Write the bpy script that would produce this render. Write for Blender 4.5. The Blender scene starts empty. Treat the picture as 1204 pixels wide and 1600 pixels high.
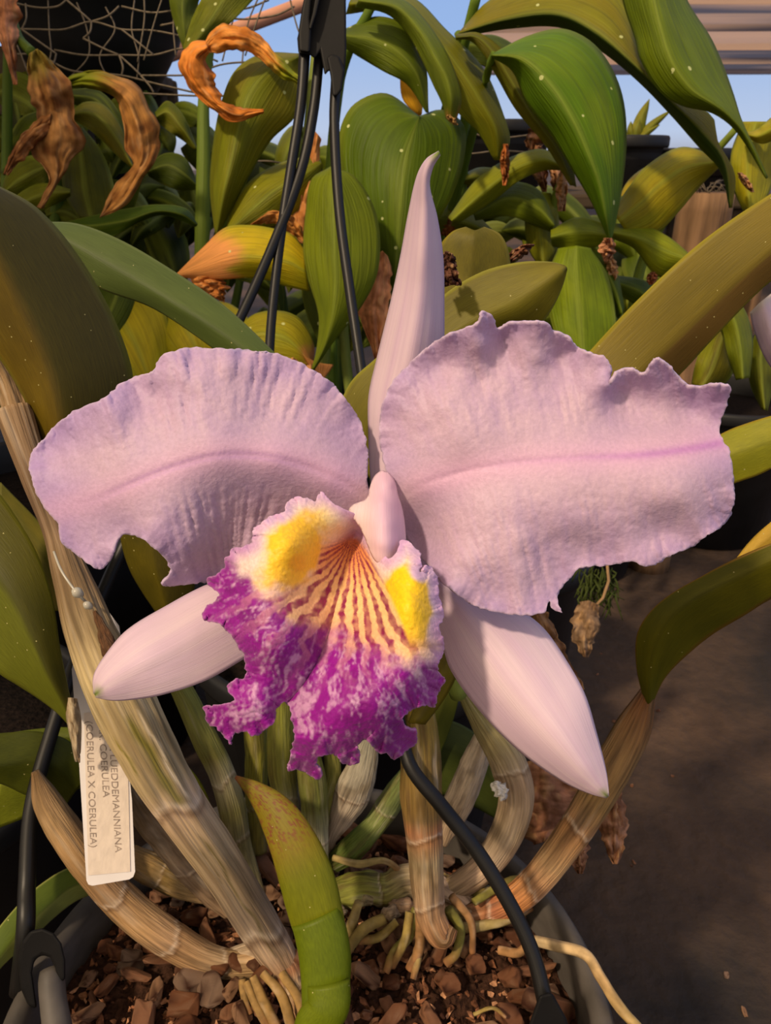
import bpy, bmesh, math, random
import numpy as np
from mathutils import Vector, Matrix, Euler
from mathutils.geometry import delaunay_2d_cdt
from math import radians, sin, cos, pi
R = random.Random(7)
sc = bpy.context.scene
col = sc.collection

# ------------------------------------------------------------------ camera, sky, sun, exposure
PITCH = radians(25.0); F = 1200.0; H = 0.53          # metres; the camera stands 0.53 m above the ground
SN, CS = sin(PITCH), cos(PITCH)
cam = bpy.data.objects.new('camera', bpy.data.cameras.new('camera'))
col.objects.link(cam); sc.camera = cam
cam.location = (0, 0, H); cam.rotation_euler = (pi/2 - PITCH, 0, 0)
cam.data.sensor_fit = 'VERTICAL'; cam.data.sensor_height = 36; cam.data.lens = 36*F/1600
cam.data.clip_start = 0.01; cam.data.clip_end = 200
cam.data.dof.use_dof = True; cam.data.dof.focus_distance = 0.215; cam.data.dof.aperture_fstop = 44
sc.view_settings.view_transform = 'Standard'; sc.view_settings.look = 'None'
sc.view_settings.exposure = 0.0; sc.view_settings.gamma = 1.0; sc.view_settings.use_curve_mapping = False

SUN_DIR = Vector((-0.62, -0.62, 1.0)).normalized()    # towards the sun
sl = bpy.data.lights.new('sun', 'SUN'); sl.energy = 3.1; sl.angle = radians(4); sl.color = (1.0, 0.78, 0.54)
so = bpy.data.objects.new('sun', sl); col.objects.link(so)
so.rotation_euler = SUN_DIR.to_track_quat('Z', 'Y').to_euler(); so.location = SUN_DIR*5

def srgb(c):
    c = np.asarray(c, float)/255.0
    return np.where(c <= 0.04045, c/12.92, ((c+0.055)/1.055)**2.4)
def S(r, g, b): return tuple(float(v) for v in srgb((r, g, b))) + (1.0,)

w = bpy.data.worlds.new('sky'); sc.world = w; w.use_nodes = True
nt = w.node_tree; nt.nodes.clear()
out = nt.nodes.new('ShaderNodeOutputWorld'); bg = nt.nodes.new('ShaderNodeBackground')
tc = nt.nodes.new('ShaderNodeTexCoord'); sp = nt.nodes.new('ShaderNodeSeparateXYZ')
cr = nt.nodes.new('ShaderNodeValToRGB')
e = cr.color_ramp.elements
e[0].position = 0.0; e[0].color = S(120, 100, 84)
e[1].position = 1.0; e[1].color = S(140, 168, 226)
for p_, c_ in ((0.49, S(150, 132, 118)), (0.51, S(196, 212, 240)), (0.56, S(160, 192, 242)), (0.68, S(136, 172, 236))):
    k = e.new(p_); k.color = c_
mp = nt.nodes.new('ShaderNodeMapRange'); mp.inputs[1].default_value = -1; mp.inputs[2].default_value = 1
dt = nt.nodes.new('ShaderNodeVectorMath'); dt.operation = 'DOT_PRODUCT'; dt.inputs[1].default_value = SUN_DIR
gl = nt.nodes.new('ShaderNodeMapRange'); gl.interpolation_type = 'SMOOTHSTEP'
gl.inputs[1].default_value = -0.1; gl.inputs[2].default_value = 1.0
mx = nt.nodes.new('ShaderNodeMix'); mx.data_type = 'RGBA'
mx.inputs['B'].default_value = (1.25, 0.97, 0.64, 1)
L = nt.links.new
L(tc.outputs['Generated'], sp.inputs[0]); L(sp.outputs['Z'], mp.inputs[0]); L(mp.outputs[0], cr.inputs[0])
L(tc.outputs['Generated'], dt.inputs[0]); L(dt.outputs['Value'], gl.inputs[0])
L(gl.outputs[0], mx.inputs[0]); L(cr.outputs[0], mx.inputs['A']); L(mx.outputs['Result'], bg.inputs[0])
bg.inputs[1].default_value = 0.9
L(bg.outputs[0], out.inputs[0])

# ------------------------------------------------------------------ helpers
def PN(px, py, d):
    px, py, d = (np.asarray(a, float) for a in (px, py, d))
    x = (px-602)/F*d; v = (800-py)/F*d
    return np.stack([x, d*CS+v*SN, H-d*SN+v*CS], -1)
def P(px, py, d): return Vector(PN(px, py, d))
def dz(py, z):                       # distance along the lens axis at which the ray through row py is at height z
    t = (py-800)/F
    return (H-z)/(SN+t*CS)

def _h(i, j, k, s):
    n = (i*374761393 + j*668265263 + k*1442695041 + s*974634777) & 0x7fffffff
    n = ((n ^ (n >> 13))*1274126177) & 0x7fffffff
    n = (n ^ (n >> 16)) & 0x7fffffff
    return n/0x7fffffff*2-1
def noise(x, y, z=0.0, s=0):
    x, y, z = np.broadcast_arrays(np.asarray(x, float), np.asarray(y, float), np.asarray(z, float))
    i, j, k = (np.floor(a).astype(np.int64) for a in (x, y, z))
    f, g, h = x-i, y-j, z-k
    f, g, h = (a*a*(3-2*a) for a in (f, g, h))
    r = 0
    for a in (0, 1):
        for b in (0, 1):
            for c in (0, 1):
                r = r + _h(i+a, j+b, k+c, s)*(f if a else 1-f)*(g if b else 1-g)*(h if c else 1-h)
    return r
def fbm(x, y, z=0.0, s=0, o=4):
    r = 0; a = 0.5
    for q in range(o):
        r = r + a*noise(np.asarray(x)*2**q, np.asarray(y)*2**q, np.asarray(z)*2**q, s+q); a *= 0.5
    return r*1.4
def sst(a, b, x):
    t = np.clip((np.asarray(x, float)-a)/(b-a), 0, 1); return t*t*(3-2*t)
def mixc(a, b, t):
    t = np.clip(np.asarray(t, float), 0, 1)[..., None]
    return np.asarray(a, float)*(1-t)+np.asarray(b, float)*t
def spl(pts, n):
    """Catmull-Rom through pts (any dimension), n samples spread evenly by chord length of the first two numbers."""
    p = np.asarray(pts, float)
    if len(p) == 2: p = np.array([p[0], (p[0]+p[1])/2, p[1]])
    c = np.r_[0, np.cumsum(np.maximum(1e-6, np.linalg.norm(np.diff(p[:, :2], axis=0), axis=1)))]
    t = np.linspace(0, c[-1], n)
    i = np.clip(np.searchsorted(c, t, 'right')-1, 0, len(p)-2)
    h = (c[i+1]-c[i]); u = ((t-c[i])/h)[:, None]; h = h[:, None]
    m = np.zeros_like(p)
    m[1:-1] = (p[2:]-p[:-2])/(c[2:]-c[:-2])[:, None]
    m[0] = (p[1]-p[0])/(c[1]-c[0]); m[-1] = (p[-1]-p[-2])/(c[-1]-c[-2])
    return (2*u**3-3*u**2+1)*p[i]+(u**3-2*u**2+u)*h*m[i]+(-2*u**3+3*u**2)*p[i+1]+(u**3-u**2)*h*m[i+1]

def make(name, verts, faces, mat, parent=None, uv=None, vcol=None, smooth=True, thick=0, faces_mat=None):
    me = bpy.data.meshes.new(name)
    me.from_pydata([tuple(map(float, v)) for v in verts], [], [tuple(map(int, f)) for f in faces])
    me.update()
    if isinstance(mat, (list, tuple)):
        for m in mat: me.materials.append(m)
    else: me.materials.append(mat)
    if faces_mat is not None: me.polygons.foreach_set('material_index', faces_mat)
    if smooth: me.polygons.foreach_set('use_smooth', [True]*len(me.polygons))
    li = np.zeros(len(me.loops), dtype=np.int32); me.loops.foreach_get('vertex_index', li)
    if uv is not None:
        ul = me.uv_layers.new(name='UVMap'); ul.data.foreach_set('uv', np.asarray(uv, float)[li].ravel())
    if vcol is not None:
        vc = np.ones((len(verts), 4)); vc[:, :3] = np.clip(np.asarray(vcol, float)[:, :3], 0, 1)
        at = me.color_attributes.new('Col', 'FLOAT_COLOR', 'POINT'); at.data.foreach_set('color', vc.ravel())
    o = bpy.data.objects.new(name, me); col.objects.link(o)
    if parent is not None:
        o.parent = parent; o.matrix_parent_inverse = Matrix.Translation(-world_loc(parent))
    if thick:
        s = o.modifiers.new('thickness', 'SOLIDIFY'); s.thickness = thick; s.offset = 0
    return o
def world_loc(o):
    v = Vector(o.location); p = o.parent
    if p is not None and o.type == 'EMPTY': return v if o.get('_abs') else v
    return v
def tag(o, label=None, cat=None, group=None, kind=None):
    if label: o['label'] = label
    if cat: o['category'] = cat
    if group: o['group'] = group
    if kind: o['kind'] = kind
    return o
def thing(name, label, cat, loc, group=None):
    o = bpy.data.objects.new(name, None); o.empty_display_size = 0.02
    col.objects.link(o); o.location = loc
    return tag(o, label, cat, group)
def subempty(name, parent):
    """a part that is itself made of pieces; sits on its parent's origin"""
    o = bpy.data.objects.new(name, None); o.empty_display_size = 0.01; col.objects.link(o)
    o.parent = parent; o.matrix_parent_inverse = Matrix.Translation(-Vector(parent.location)); o.location = parent.location
    return o

def grid_faces(nv, nu, wrap=False, off=0):
    f = []
    for i in range(nv-1):
        for j in range(nu if wrap else nu-1):
            a = i*nu+j; b = i*nu+(j+1) % nu
            f.append((off+a, off+b, off+b+nu, off+a+nu))
    return f

def loft(name, Lp, Mp, Rp, mat, parent, colf, nv=40, nu=17, power=1.6, wave=0, wfreq=5, thick=0.0006, crinkle=0, seed=0, jag=0.0):
    """Sheet between a left edge, a midrib and a right edge; every point is (px, py, distance)."""
    Ls, Ms, Rs = spl(Lp, nv), spl(Mp, nv), spl(Rp, nv)
    s = np.linspace(-1, 1, nu)[None, :, None]
    Ls, Ms, Rs = (a[:, None, :] for a in (Ls, Ms, Rs))
    a = np.abs(s)
    E = np.where(s < 0, Ls, Rs)
    jn = 1.0
    if jag:
        vv = np.linspace(0, 1, nv)[:, None]
        jn = (1+jag*(noise(vv*9, np.sign(s[..., 0])*3, seed, 4)+.5*noise(vv*23, np.sign(s[..., 0])*3, seed, 5)))[..., None]
    xy = Ms[..., :2]+(E[..., :2]-Ms[..., :2])*a*jn
    d = Ms[..., 2]+(E[..., 2]-Ms[..., 2])*a[..., 0]**power
    v = np.linspace(0, 1, nv)[:, None]*np.ones((1, nu)); u = s[..., 0]*np.ones((nv, 1))
    wn = noise(v*wfreq+seed*7.3, u*0.7+3, seed, 5)
    d = d+wave*np.abs(u)**1.5*(np.sin(v*wfreq*6.28+seed+u)*0.6+wn*0.7)*np.sin(pi*np.clip(v*1.02, 0, 1))**0.5
    if crinkle:
        d = d+crinkle*(0.35*fbm(xy[..., 0]/20+seed, xy[..., 1]/26, seed, 3)+1.7*(.5-np.abs(noise(u*1.6+seed, v*4, seed, 11)))+.45*(.5-np.abs(noise(u*3+seed, v*11, seed, 12))))
    pts = PN(xy[..., 0], xy[..., 1], d).reshape(-1, 3)
    c = colf(u, v, xy[..., 0], xy[..., 1], seed).reshape(-1, 3)
    uv = np.stack([(u+1)/2, v], -1).reshape(-1, 2)
    return make(name, pts, grid_faces(nv, nu), mat, parent, uv, c, thick=thick)

def rib(C, W, prof='leaf', asym=0.0, dl=0.0, dr=0.0):
    """Left, mid and right lines of a leaf from a centre line (px, py, d) and its greatest half width in px."""
    c = spl(C, 14); t = np.gradient(c[:, :2], axis=0); t /= np.linalg.norm(t, axis=1)[:, None]
    n = np.stack([t[:, 1], -t[:, 0]], -1); v = np.linspace(0, 1, 14)
    if prof == 'leaf': wv = np.sin(pi*v**0.8)**0.8*(1-0.25*v)+0.03*(1-v)
    elif prof == 'strap': wv = np.minimum(1, np.minimum(v*5+0.35, (1-v)*4))**0.6
    else: wv = np.interp(v, np.linspace(0, 1, len(prof)), prof)
    wv = np.maximum(wv, 0.0)
    Lp = np.c_[c[:, :2]+n*(W*(1+asym)*wv)[:, None], c[:, 2]+dl*wv]
    Rp = np.c_[c[:, :2]-n*(W*(1-asym)*wv)[:, None], c[:, 2]+dr*wv]
    return Lp, c, Rp

def tube(name, pts, mat, parent, colf=None, nv=None, nu=14, flat=1.0, rough=0.0, seed=0, caps=True, lump=8.0, ridge=0.0):
    """Round body along (px, py, distance, radius px)."""
    p = np.asarray(pts, float); q = p.copy()
    q[:, 3] = p[:, 3]*p[:, 2]/F
    nv = nv or max(6, int(4*len(p)))
    s = spl(q, nv); c = PN(s[:, 0], s[:, 1], s[:, 2]); r = np.maximum(s[:, 3], 2e-5)
    return tubew(name, c, r, mat, parent, colf, nu, flat, rough, seed, caps, lump, ridge)
def tubew(name, c, r, mat, parent, colf=None, nu=14, flat=1.0, rough=0.0, seed=0, caps=True, lump=8.0, ridge=0.0):
    c = np.asarray(c, float); nv = len(c); r = np.broadcast_to(np.asarray(r, float), (nv,))
    t = np.gradient(c, axis=0); t /= np.maximum(1e-9, np.linalg.norm(t, axis=1))[:, None]
    ref = np.array([0, -CS, SN]); a = np.cross(t, ref); 
    bad = np.linalg.norm(a, axis=1) < 0.15
    if bad.any(): a[bad] = np.cross(t[bad], np.array([1.0, 0.1, 0.0]))
    a /= np.linalg.norm(a, axis=1)[:, None]; b = np.cross(a, t)
    th = np.linspace(0, 2*pi, nu, endpoint=False)[None, :]
    v = np.linspace(0, 1, nv)[:, None]*np.ones((1, nu)); th2 = th*np.ones((nv, 1))
    rr = r[:, None]*(1+rough*fbm(np.cos(th2)*1.3+seed*3.1, np.sin(th2)*1.3, v*lump, seed, 3)+ridge*noise(np.cos(th2)*5+seed, v*2.5, np.sin(th2)*5, seed+1))
    pts = c[:, None, :]+a[:, None, :]*(rr*np.cos(th2))[..., None]+b[:, None, :]*(rr*flat*np.sin(th2))[..., None]
    V = pts.reshape(-1, 3); fs = grid_faces(nv, nu, True)
    cc = (colf or (lambda v_, t_, s_: np.full(v_.shape+(3,), 0.3)))(v, th2, seed).reshape(-1, 3)
    uv = np.stack([th2/(2*pi), v], -1).reshape(-1, 2)
    if caps:
        V = np.r_[V, c[:1], c[-1:]]; n = nv*nu
        for j in range(nu):
            fs.append((n, (j+1) % nu, j)); fs.append((n+1, n-nu+j, n-nu+(j+1) % nu))
        cc = np.r_[cc, cc[:1], cc[-2:-1]]; uv = np.r_[uv, [[0, 0]], [[0, 1]]]
    return make(name, V, fs, mat, parent, uv, cc)

def tps(ctrl):
    c = np.asarray(ctrl, float); X = c[:, :2]/100; n = len(c)
    def U(r2): return 0.5*r2*np.log(r2+1e-12)
    K = U(((X[:, None]-X[None])**2).sum(-1))+np.eye(n)*0.02
    Pm = np.c_[np.ones(n), X]; A = np.zeros((n+3, n+3)); A[:n, :n] = K; A[:n, n:] = Pm; A[n:, :n] = Pm.T
    wt = np.linalg.solve(A, np.r_[c[:, 2], 0, 0, 0])
    def f(x, y):
        Y = np.stack([x, y], -1)/100
        k = U(((Y[:, None]-X[None])**2).sum(-1))
        return k@wt[:n]+wt[n]+Y@wt[n+1:]
    return f

def sheet(name, outline, depth, colf, mat, parent, spacing=4.0, frill=0.0, frill_w=9.0, seed=0, thick=0.0007, step=4.0, frange=None):
    """Thin body with a traced outline in px and its own relief (depth in mm)."""
    o = np.asarray(outline, float); o = np.r_[o, o[:1]]
    n = int(np.linalg.norm(np.diff(o, axis=0), axis=1).sum()/step)
    q = spl(o, n+1)[:-1]
    t = np.roll(q, -1, 0)-np.roll(q, 1, 0); t /= np.maximum(1e-9, np.linalg.norm(t, axis=1))[:, None]
    nn = np.stack([t[:, 1], -t[:, 0]], -1)
    arc = np.r_[0, np.cumsum(np.linalg.norm(np.diff(q, axis=0), axis=1))]
    if frill:
        fr = frill*(noise(arc/frill_w, 0.5, 0, seed)*0.8+noise(arc/(frill_w*0.42), 0.5, 0, seed+3)*0.5)
        if frange is not None: fr = fr*frange(q[:, 0], q[:, 1])
        q = q+nn*fr[:, None]
    lo, hi = q.min(0), q.max(0)
    gx, gy = np.meshgrid(np.arange(lo[0], hi[0], spacing), np.arange(lo[1], hi[1], spacing*0.866))
    gx = gx+(np.arange(gx.shape[0]) % 2)[:, None]*spacing/2
    g = np.stack([gx.ravel(), gy.ravel()], -1)
    inside = np.zeros(len(g), bool); a = q; b = np.roll(q, -1, 0)
    for k in range(len(a)):
        cnd = (a[k, 1] > g[:, 1]) != (b[k, 1] > g[:, 1])
        xx = (b[k, 0]-a[k, 0])*(g[:, 1]-a[k, 1])/(b[k, 1]-a[k, 1]+1e-12)+a[k, 0]
        inside ^= cnd & (g[:, 0] < xx)
    g = g[inside]
    def dist(pts):
        D = np.empty(len(pts)); I = np.empty(len(pts), int)
        for s0 in range(0, len(pts), 2000):
            dd = ((pts[s0:s0+2000, None]-q[None])**2).sum(-1); I[s0:s0+2000] = dd.argmin(1); D[s0:s0+2000] = np.sqrt(dd.min(1))
        return D, arc[I]
    D, _ = dist(g); g = g[D > spacing*0.55]
    g = g+np.random.RandomState(seed).uniform(-.1, .1, g.shape)*spacing
    allp = np.r_[q, g]; nq = len(q)
    res = delaunay_2d_cdt([Vector(p) for p in allp], [], [list(range(nq))], 1, 1e-4)
    vs = np.array([tuple(v) for v in res[0]]); fs = [f for f in res[2]]
    D, A = dist(vs)
    d = depth(vs[:, 0], vs[:, 1], D, A)/1000.0
    pts = PN(vs[:, 0], vs[:, 1], d)
    c = colf(vs[:, 0], vs[:, 1], D, A)
    uv = (vs-lo)/(hi-lo).max()
    return make(name, pts, fs, mat, parent, uv, c, thick=thick)

# ------------------------------------------------------------------ materials
def new_mat(name):
    m = bpy.data.materials.new(name); m.use_nodes = True
    n = m.node_tree.nodes; n.clear(); o = n.new('ShaderNodeOutputMaterial'); b = n.new('ShaderNodeBsdfPrincipled')
    m.node_tree.links.new(b.outputs[0], o.inputs[0]); return m, m.node_tree, b, o
def vmat(name, rough=0.5, transl=0.0, spec=0.3, nscale=(30, 30, 30), nstr=0.25, bump=0.15, bdist=0.0005, coord='Object',
         spots=None, sheen=0, vary=0.18, tint=None, color=None, metallic=0, sss=0):
    m, t, b, o = new_mat(name); N = t.nodes.new; K = t.links.new
    b.inputs['Roughness'].default_value = rough; b.inputs['Specular IOR Level'].default_value = spec; b.inputs['Metallic'].default_value = metallic
    tcn = N('ShaderNodeTexCoord'); mp = N('ShaderNodeMapping'); mp.inputs['Scale'].default_value = nscale
    K(tcn.outputs[coord], mp.inputs[0])
    nz = N('ShaderNodeTexNoise'); nz.inputs['Scale'].default_value = 1; nz.inputs['Detail'].default_value = 5; K(mp.outputs[0], nz.inputs[0])
    if color is None:
        at = N('ShaderNodeAttribute'); at.attribute_name = 'Col'; src = at.outputs['Color']
    else:
        rgb = N('ShaderNodeRGB'); rgb.outputs[0].default_value = color; src = rgb.outputs[0]
    hs = N('ShaderNodeHueSaturation'); mr = N('ShaderNodeMapRange')
    mr.inputs[1].default_value = 0.3; mr.inputs[2].default_value = 0.7; mr.inputs[3].default_value = 1-vary; mr.inputs[4].default_value = 1+vary
    K(nz.outputs[0], mr.inputs[0]); K(mr.outputs[0], hs.inputs['Value']); K(src, hs.inputs['Color']); c = hs.outputs[0]
    if spots:
        vo = N('ShaderNodeTexVoronoi'); vo.inputs['Scale'].default_value = spots[0]; K(tcn.outputs['Object'], vo.inputs[0])
        lt = N('ShaderNodeMath'); lt.operation = 'LESS_THAN'; lt.inputs[1].default_value = spots[1]; K(vo.outputs['Distance'], lt.inputs[0])
        sx = N('ShaderNodeSeparateColor'); K(vo.outputs['Color'], sx.inputs[0])
        g2 = N('ShaderNodeMath'); g2.operation = 'GREATER_THAN'; g2.inputs[1].default_value = spots[2]; K(sx.outputs[0], g2.inputs[0])
        mu = N('ShaderNodeMath'); mu.operation = 'MULTIPLY'; K(lt.outputs[0], mu.inputs[0]); K(g2.outputs[0], mu.inputs[1])
        mm = N('ShaderNodeMix'); mm.data_type = 'RGBA'; mm.inputs['B'].default_value = spots[3]
        K(mu.outputs[0], mm.inputs[0]); K(c, mm.inputs['A']); c = mm.outputs['Result']
    K(c, b.inputs['Base Color'])
    bp = N('ShaderNodeBump'); bp.inputs['Strength'].default_value = bump; bp.inputs['Distance'].default_value = bdist
    K(nz.outputs[0], bp.inputs['Height']); K(bp.outputs[0], b.inputs['Normal'])
    if sheen: b.inputs['Sheen Weight'].default_value = sheen
    if sss:
        b.inputs['Subsurface Weight'].default_value = sss; b.inputs['Subsurface Scale'].default_value = 0.002
        b.inputs['Subsurface Radius'].default_value = (1, .6, .5)
    if transl:
        tr = N('ShaderNodeBsdfTranslucent'); K(bp.outputs[0], tr.inputs['Normal'])
        if tint:
            ml = N('ShaderNodeMix'); ml.data_type = 'RGBA'; ml.blend_type = 'MULTIPLY'; ml.inputs[0].default_value = 1; ml.inputs['B'].default_value = tint
            K(c, ml.inputs['A']); K(ml.outputs['Result'], tr.inputs['Color'])
        else: K(c, tr.inputs['Color'])
        ms = N('ShaderNodeMixShader'); ms.inputs[0].default_value = transl
        K(b.outputs[0], ms.inputs[1]); K(tr.outputs[0], ms.inputs[2]); K(ms.outputs[0], o.inputs[0])
    return m
M_petal = vmat('petal', rough=0.5, transl=0.20, spec=0.3, nscale=(950, 950, 950), bump=0.45, bdist=0.0004, vary=0.07, sheen=0.1)
M_sepal = vmat('sepal', rough=0.5, transl=0.2, spec=0.3, nscale=(90, 3, 1), coord='UV', bump=0.35, bdist=0.0003, vary=0.05)
M_lip = vmat('lip', rough=0.45, transl=0.10, spec=0.3, nscale=(950, 950, 950), bump=0.6, bdist=0.0004, vary=0.1, sheen=0.1)
M_broad = vmat('broad_leaf', rough=0.5, transl=0.36, spec=0.22, nscale=(40, 3, 1), coord='UV', bump=0.7, bdist=0.0018, vary=0.2,
               spots=(80, 0.12, 0.60, S(214, 220, 150)), tint=(1.25, 1.2, .5, 1))
M_broad2 = vmat('broad_leaf_unspotted', rough=0.5, transl=0.3, spec=0.2, nscale=(36, 2.5, 1), coord='UV', bump=0.5, bdist=0.0016, vary=0.2, tint=(1.2, 1.15, .5, 1))
M_strap = vmat('orchid_leaf', rough=0.5, transl=0.05, spec=0.2, nscale=(90, 14, 1), coord='UV', bump=0.3, bdist=0.0004, vary=0.14,
               spots=(520, 0.13, 0.93, S(176, 168, 110)))
M_dry = vmat('dry_leaf', rough=0.7, transl=0.3, spec=0.15, nscale=(9, 6, 1), coord='UV', bump=0.5, bdist=0.002, vary=0.25)
M_bulb = vmat('pseudobulb', rough=0.65, spec=0.2, nscale=(46, 7, 1), coord='UV', bump=0.9, bdist=0.0012, vary=0.26)
M_root = vmat('root', rough=0.75, spec=0.2, nscale=(200, 200, 200), bump=0.5, bdist=0.0006, vary=0.25)
M_bark = vmat('bark_chip', rough=0.85, spec=0.15, nscale=(150, 150, 420), bump=0.9, bdist=0.0018, vary=0.5)
M_black = vmat('black_plastic', rough=0.55, spec=0.16, nscale=(60, 60, 60), bump=0.1, color=S(17, 16, 16), vary=0.3)
M_pot = vmat('grey_plastic', rough=0.6, spec=0.35, nscale=(50, 50, 90), bump=0.25, color=S(76, 71, 66), vary=0.35)
M_bpot = vmat('nursery_pot_plastic', rough=0.5, spec=0.3, nscale=(30, 30, 30), bump=0.15, color=S(24, 24, 26), vary=0.3)
M_soil = vmat('bark_fines', rough=0.95, spec=0.1, nscale=(260, 260, 260), bump=1, bdist=0.003, color=S(26, 19, 15), vary=0.6)
M_fines = vmat('bark_fines', rough=0.95, spec=0.1, nscale=(400, 400, 400), bump=1, bdist=0.002, vary=0.5)
M_wire = vmat('rusty_wire', rough=0.6, spec=0.4, nscale=(200, 200, 200), bump=0.3, color=S(104, 92, 74), vary=0.3, metallic=0.3)
M_wood = vmat('weathered_wood', rough=0.8, spec=0.2, nscale=(70, 70, 9), bump=1.0, bdist=0.006, color=S(122, 94, 68), vary=0.5)
M_pinkwood = vmat('timber_pole', rough=0.75, spec=0.2, nscale=(6, 60, 60), bump=0.4, color=S(196, 142, 116), vary=0.12)
M_tag = vmat('white_plastic', rough=0.4, spec=0.4, nscale=(60, 60, 60), bump=0.05, color=S(212, 207, 206), vary=0.04)
M_paper = vmat('label_paper', rough=0.7, spec=0.25, nscale=(320, 320, 90), bump=0.6, bdist=0.0008, color=S(206, 192, 178), vary=0.07)
M_ink = vmat('faded_ink', rough=0.8, spec=0.1, nscale=(500, 500, 500), bump=0, color=S(146, 132, 122), vary=0.35)
M_line = vmat('clear_line', rough=0.25, spec=0.6, nscale=(60, 60, 60), bump=0, color=S(206, 202, 188), vary=0.05, transl=0.4)
# ------------------------------------------------------------------ setting: ground, shade cloth
def plane_mesh(name, x0, x1, y0, y1, n, zf, mat, label=None):
    xs, ys = np.meshgrid(np.linspace(x0, x1, n), np.linspace(y0, y1, n)); z = zf(xs, ys)
    return make(name, np.stack([xs, ys, z], -1).reshape(-1, 3), grid_faces(n, n), mat, uv=np.stack([xs, ys], -1).reshape(-1, 2))
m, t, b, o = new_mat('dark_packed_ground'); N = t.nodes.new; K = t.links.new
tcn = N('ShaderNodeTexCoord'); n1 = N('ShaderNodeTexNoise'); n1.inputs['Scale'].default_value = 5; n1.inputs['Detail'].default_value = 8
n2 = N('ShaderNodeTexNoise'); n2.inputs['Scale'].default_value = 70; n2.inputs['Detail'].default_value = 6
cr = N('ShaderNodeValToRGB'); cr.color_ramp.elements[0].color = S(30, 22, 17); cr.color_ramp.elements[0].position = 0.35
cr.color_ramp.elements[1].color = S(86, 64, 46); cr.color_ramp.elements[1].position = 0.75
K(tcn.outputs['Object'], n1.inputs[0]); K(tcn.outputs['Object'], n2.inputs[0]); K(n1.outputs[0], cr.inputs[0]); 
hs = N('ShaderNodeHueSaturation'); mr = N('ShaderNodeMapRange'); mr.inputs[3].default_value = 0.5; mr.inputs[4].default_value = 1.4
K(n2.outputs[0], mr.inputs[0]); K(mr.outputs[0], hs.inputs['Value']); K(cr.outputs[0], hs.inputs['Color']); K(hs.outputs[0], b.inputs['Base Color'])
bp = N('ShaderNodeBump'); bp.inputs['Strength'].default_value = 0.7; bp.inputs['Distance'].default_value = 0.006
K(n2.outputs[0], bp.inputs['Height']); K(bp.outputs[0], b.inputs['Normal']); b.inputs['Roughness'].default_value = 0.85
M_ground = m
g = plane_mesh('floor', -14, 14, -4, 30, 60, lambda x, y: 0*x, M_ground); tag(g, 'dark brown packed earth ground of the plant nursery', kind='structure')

m, t, b, o = new_mat('shade_cloth'); N = t.nodes.new; K = t.links.new
tcn = N('ShaderNodeTexCoord'); mp_ = N('ShaderNodeMapping'); mp_.inputs['Scale'].default_value = (0.12, 1.1, 1)
n1 = N('ShaderNodeTexNoise'); n1.inputs['Scale'].default_value = 1.6; n1.inputs['Detail'].default_value = 3
K(tcn.outputs['Object'], mp_.inputs[0]); K(mp_.outputs[0], n1.inputs[0])
cr = N('ShaderNodeValToRGB'); cr.color_ramp.elements[0].color = S(110, 104, 116); cr.color_ramp.elements[0].position = 0.42
cr.color_ramp.elements[1].color = S(222, 196, 176); cr.color_ramp.elements[1].position = 0.56
K(n1.outputs[0], cr.inputs[0]); K(cr.outputs[0], b.inputs['Base Color']); b.inputs['Roughness'].default_value = 0.9
tr = N('ShaderNodeBsdfTranslucent'); K(cr.outputs[0], tr.inputs['Color']); ms = N('ShaderNodeMixShader'); ms.inputs[0].default_value = 0.6
K(b.outputs[0], ms.inputs[1]); K(tr.outputs[0], ms.inputs[2])
tp = N('ShaderNodeBsdfTransparent'); ms2 = N('ShaderNodeMixShader'); ms2.inputs[0].default_value = 0.25
K(ms.outputs[0], ms2.inputs[1]); K(tp.outputs[0], ms2.inputs[2]); K(ms2.outputs[0], o.inputs[0])
M_cloth = m
cl = plane_mesh('shade_cloth', 0.7, 9, 1.9, 10.2, 90, lambda x, y: H+0.86+0.03*np.sin(y*5.5+0.2*x)+0.02*np.sin(y*11+x*0.6), M_cloth)
so_ = cl.modifiers.new('thickness', 'SOLIDIFY'); so_.thickness = 0.004
tag(cl, 'brown and grey shade cloth stretched overhead at the upper right', 'shade cloth')

rf = plane_mesh('added_shade_panel', -3.2, -.875, -.36, 2.2, 40, lambda x, y: 1.6+0.02*np.sin(y*5.5), M_cloth); so_ = rf.modifiers.new('thickness', 'SOLIDIFY'); so_.thickness = .004  # out-of-view panel, added to keep sun off the left background
tag(rf, 'unseen panel added to shade the bench and plants at the left', kind='structure'); rf.data.materials.clear(); rf.data.materials.append(vmat('added_panel_net', rough=.9, spec=.1, nscale=(300, 300, 300), bump=.5, color=S(60, 62, 60), vary=.4, transl=.25))

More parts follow.
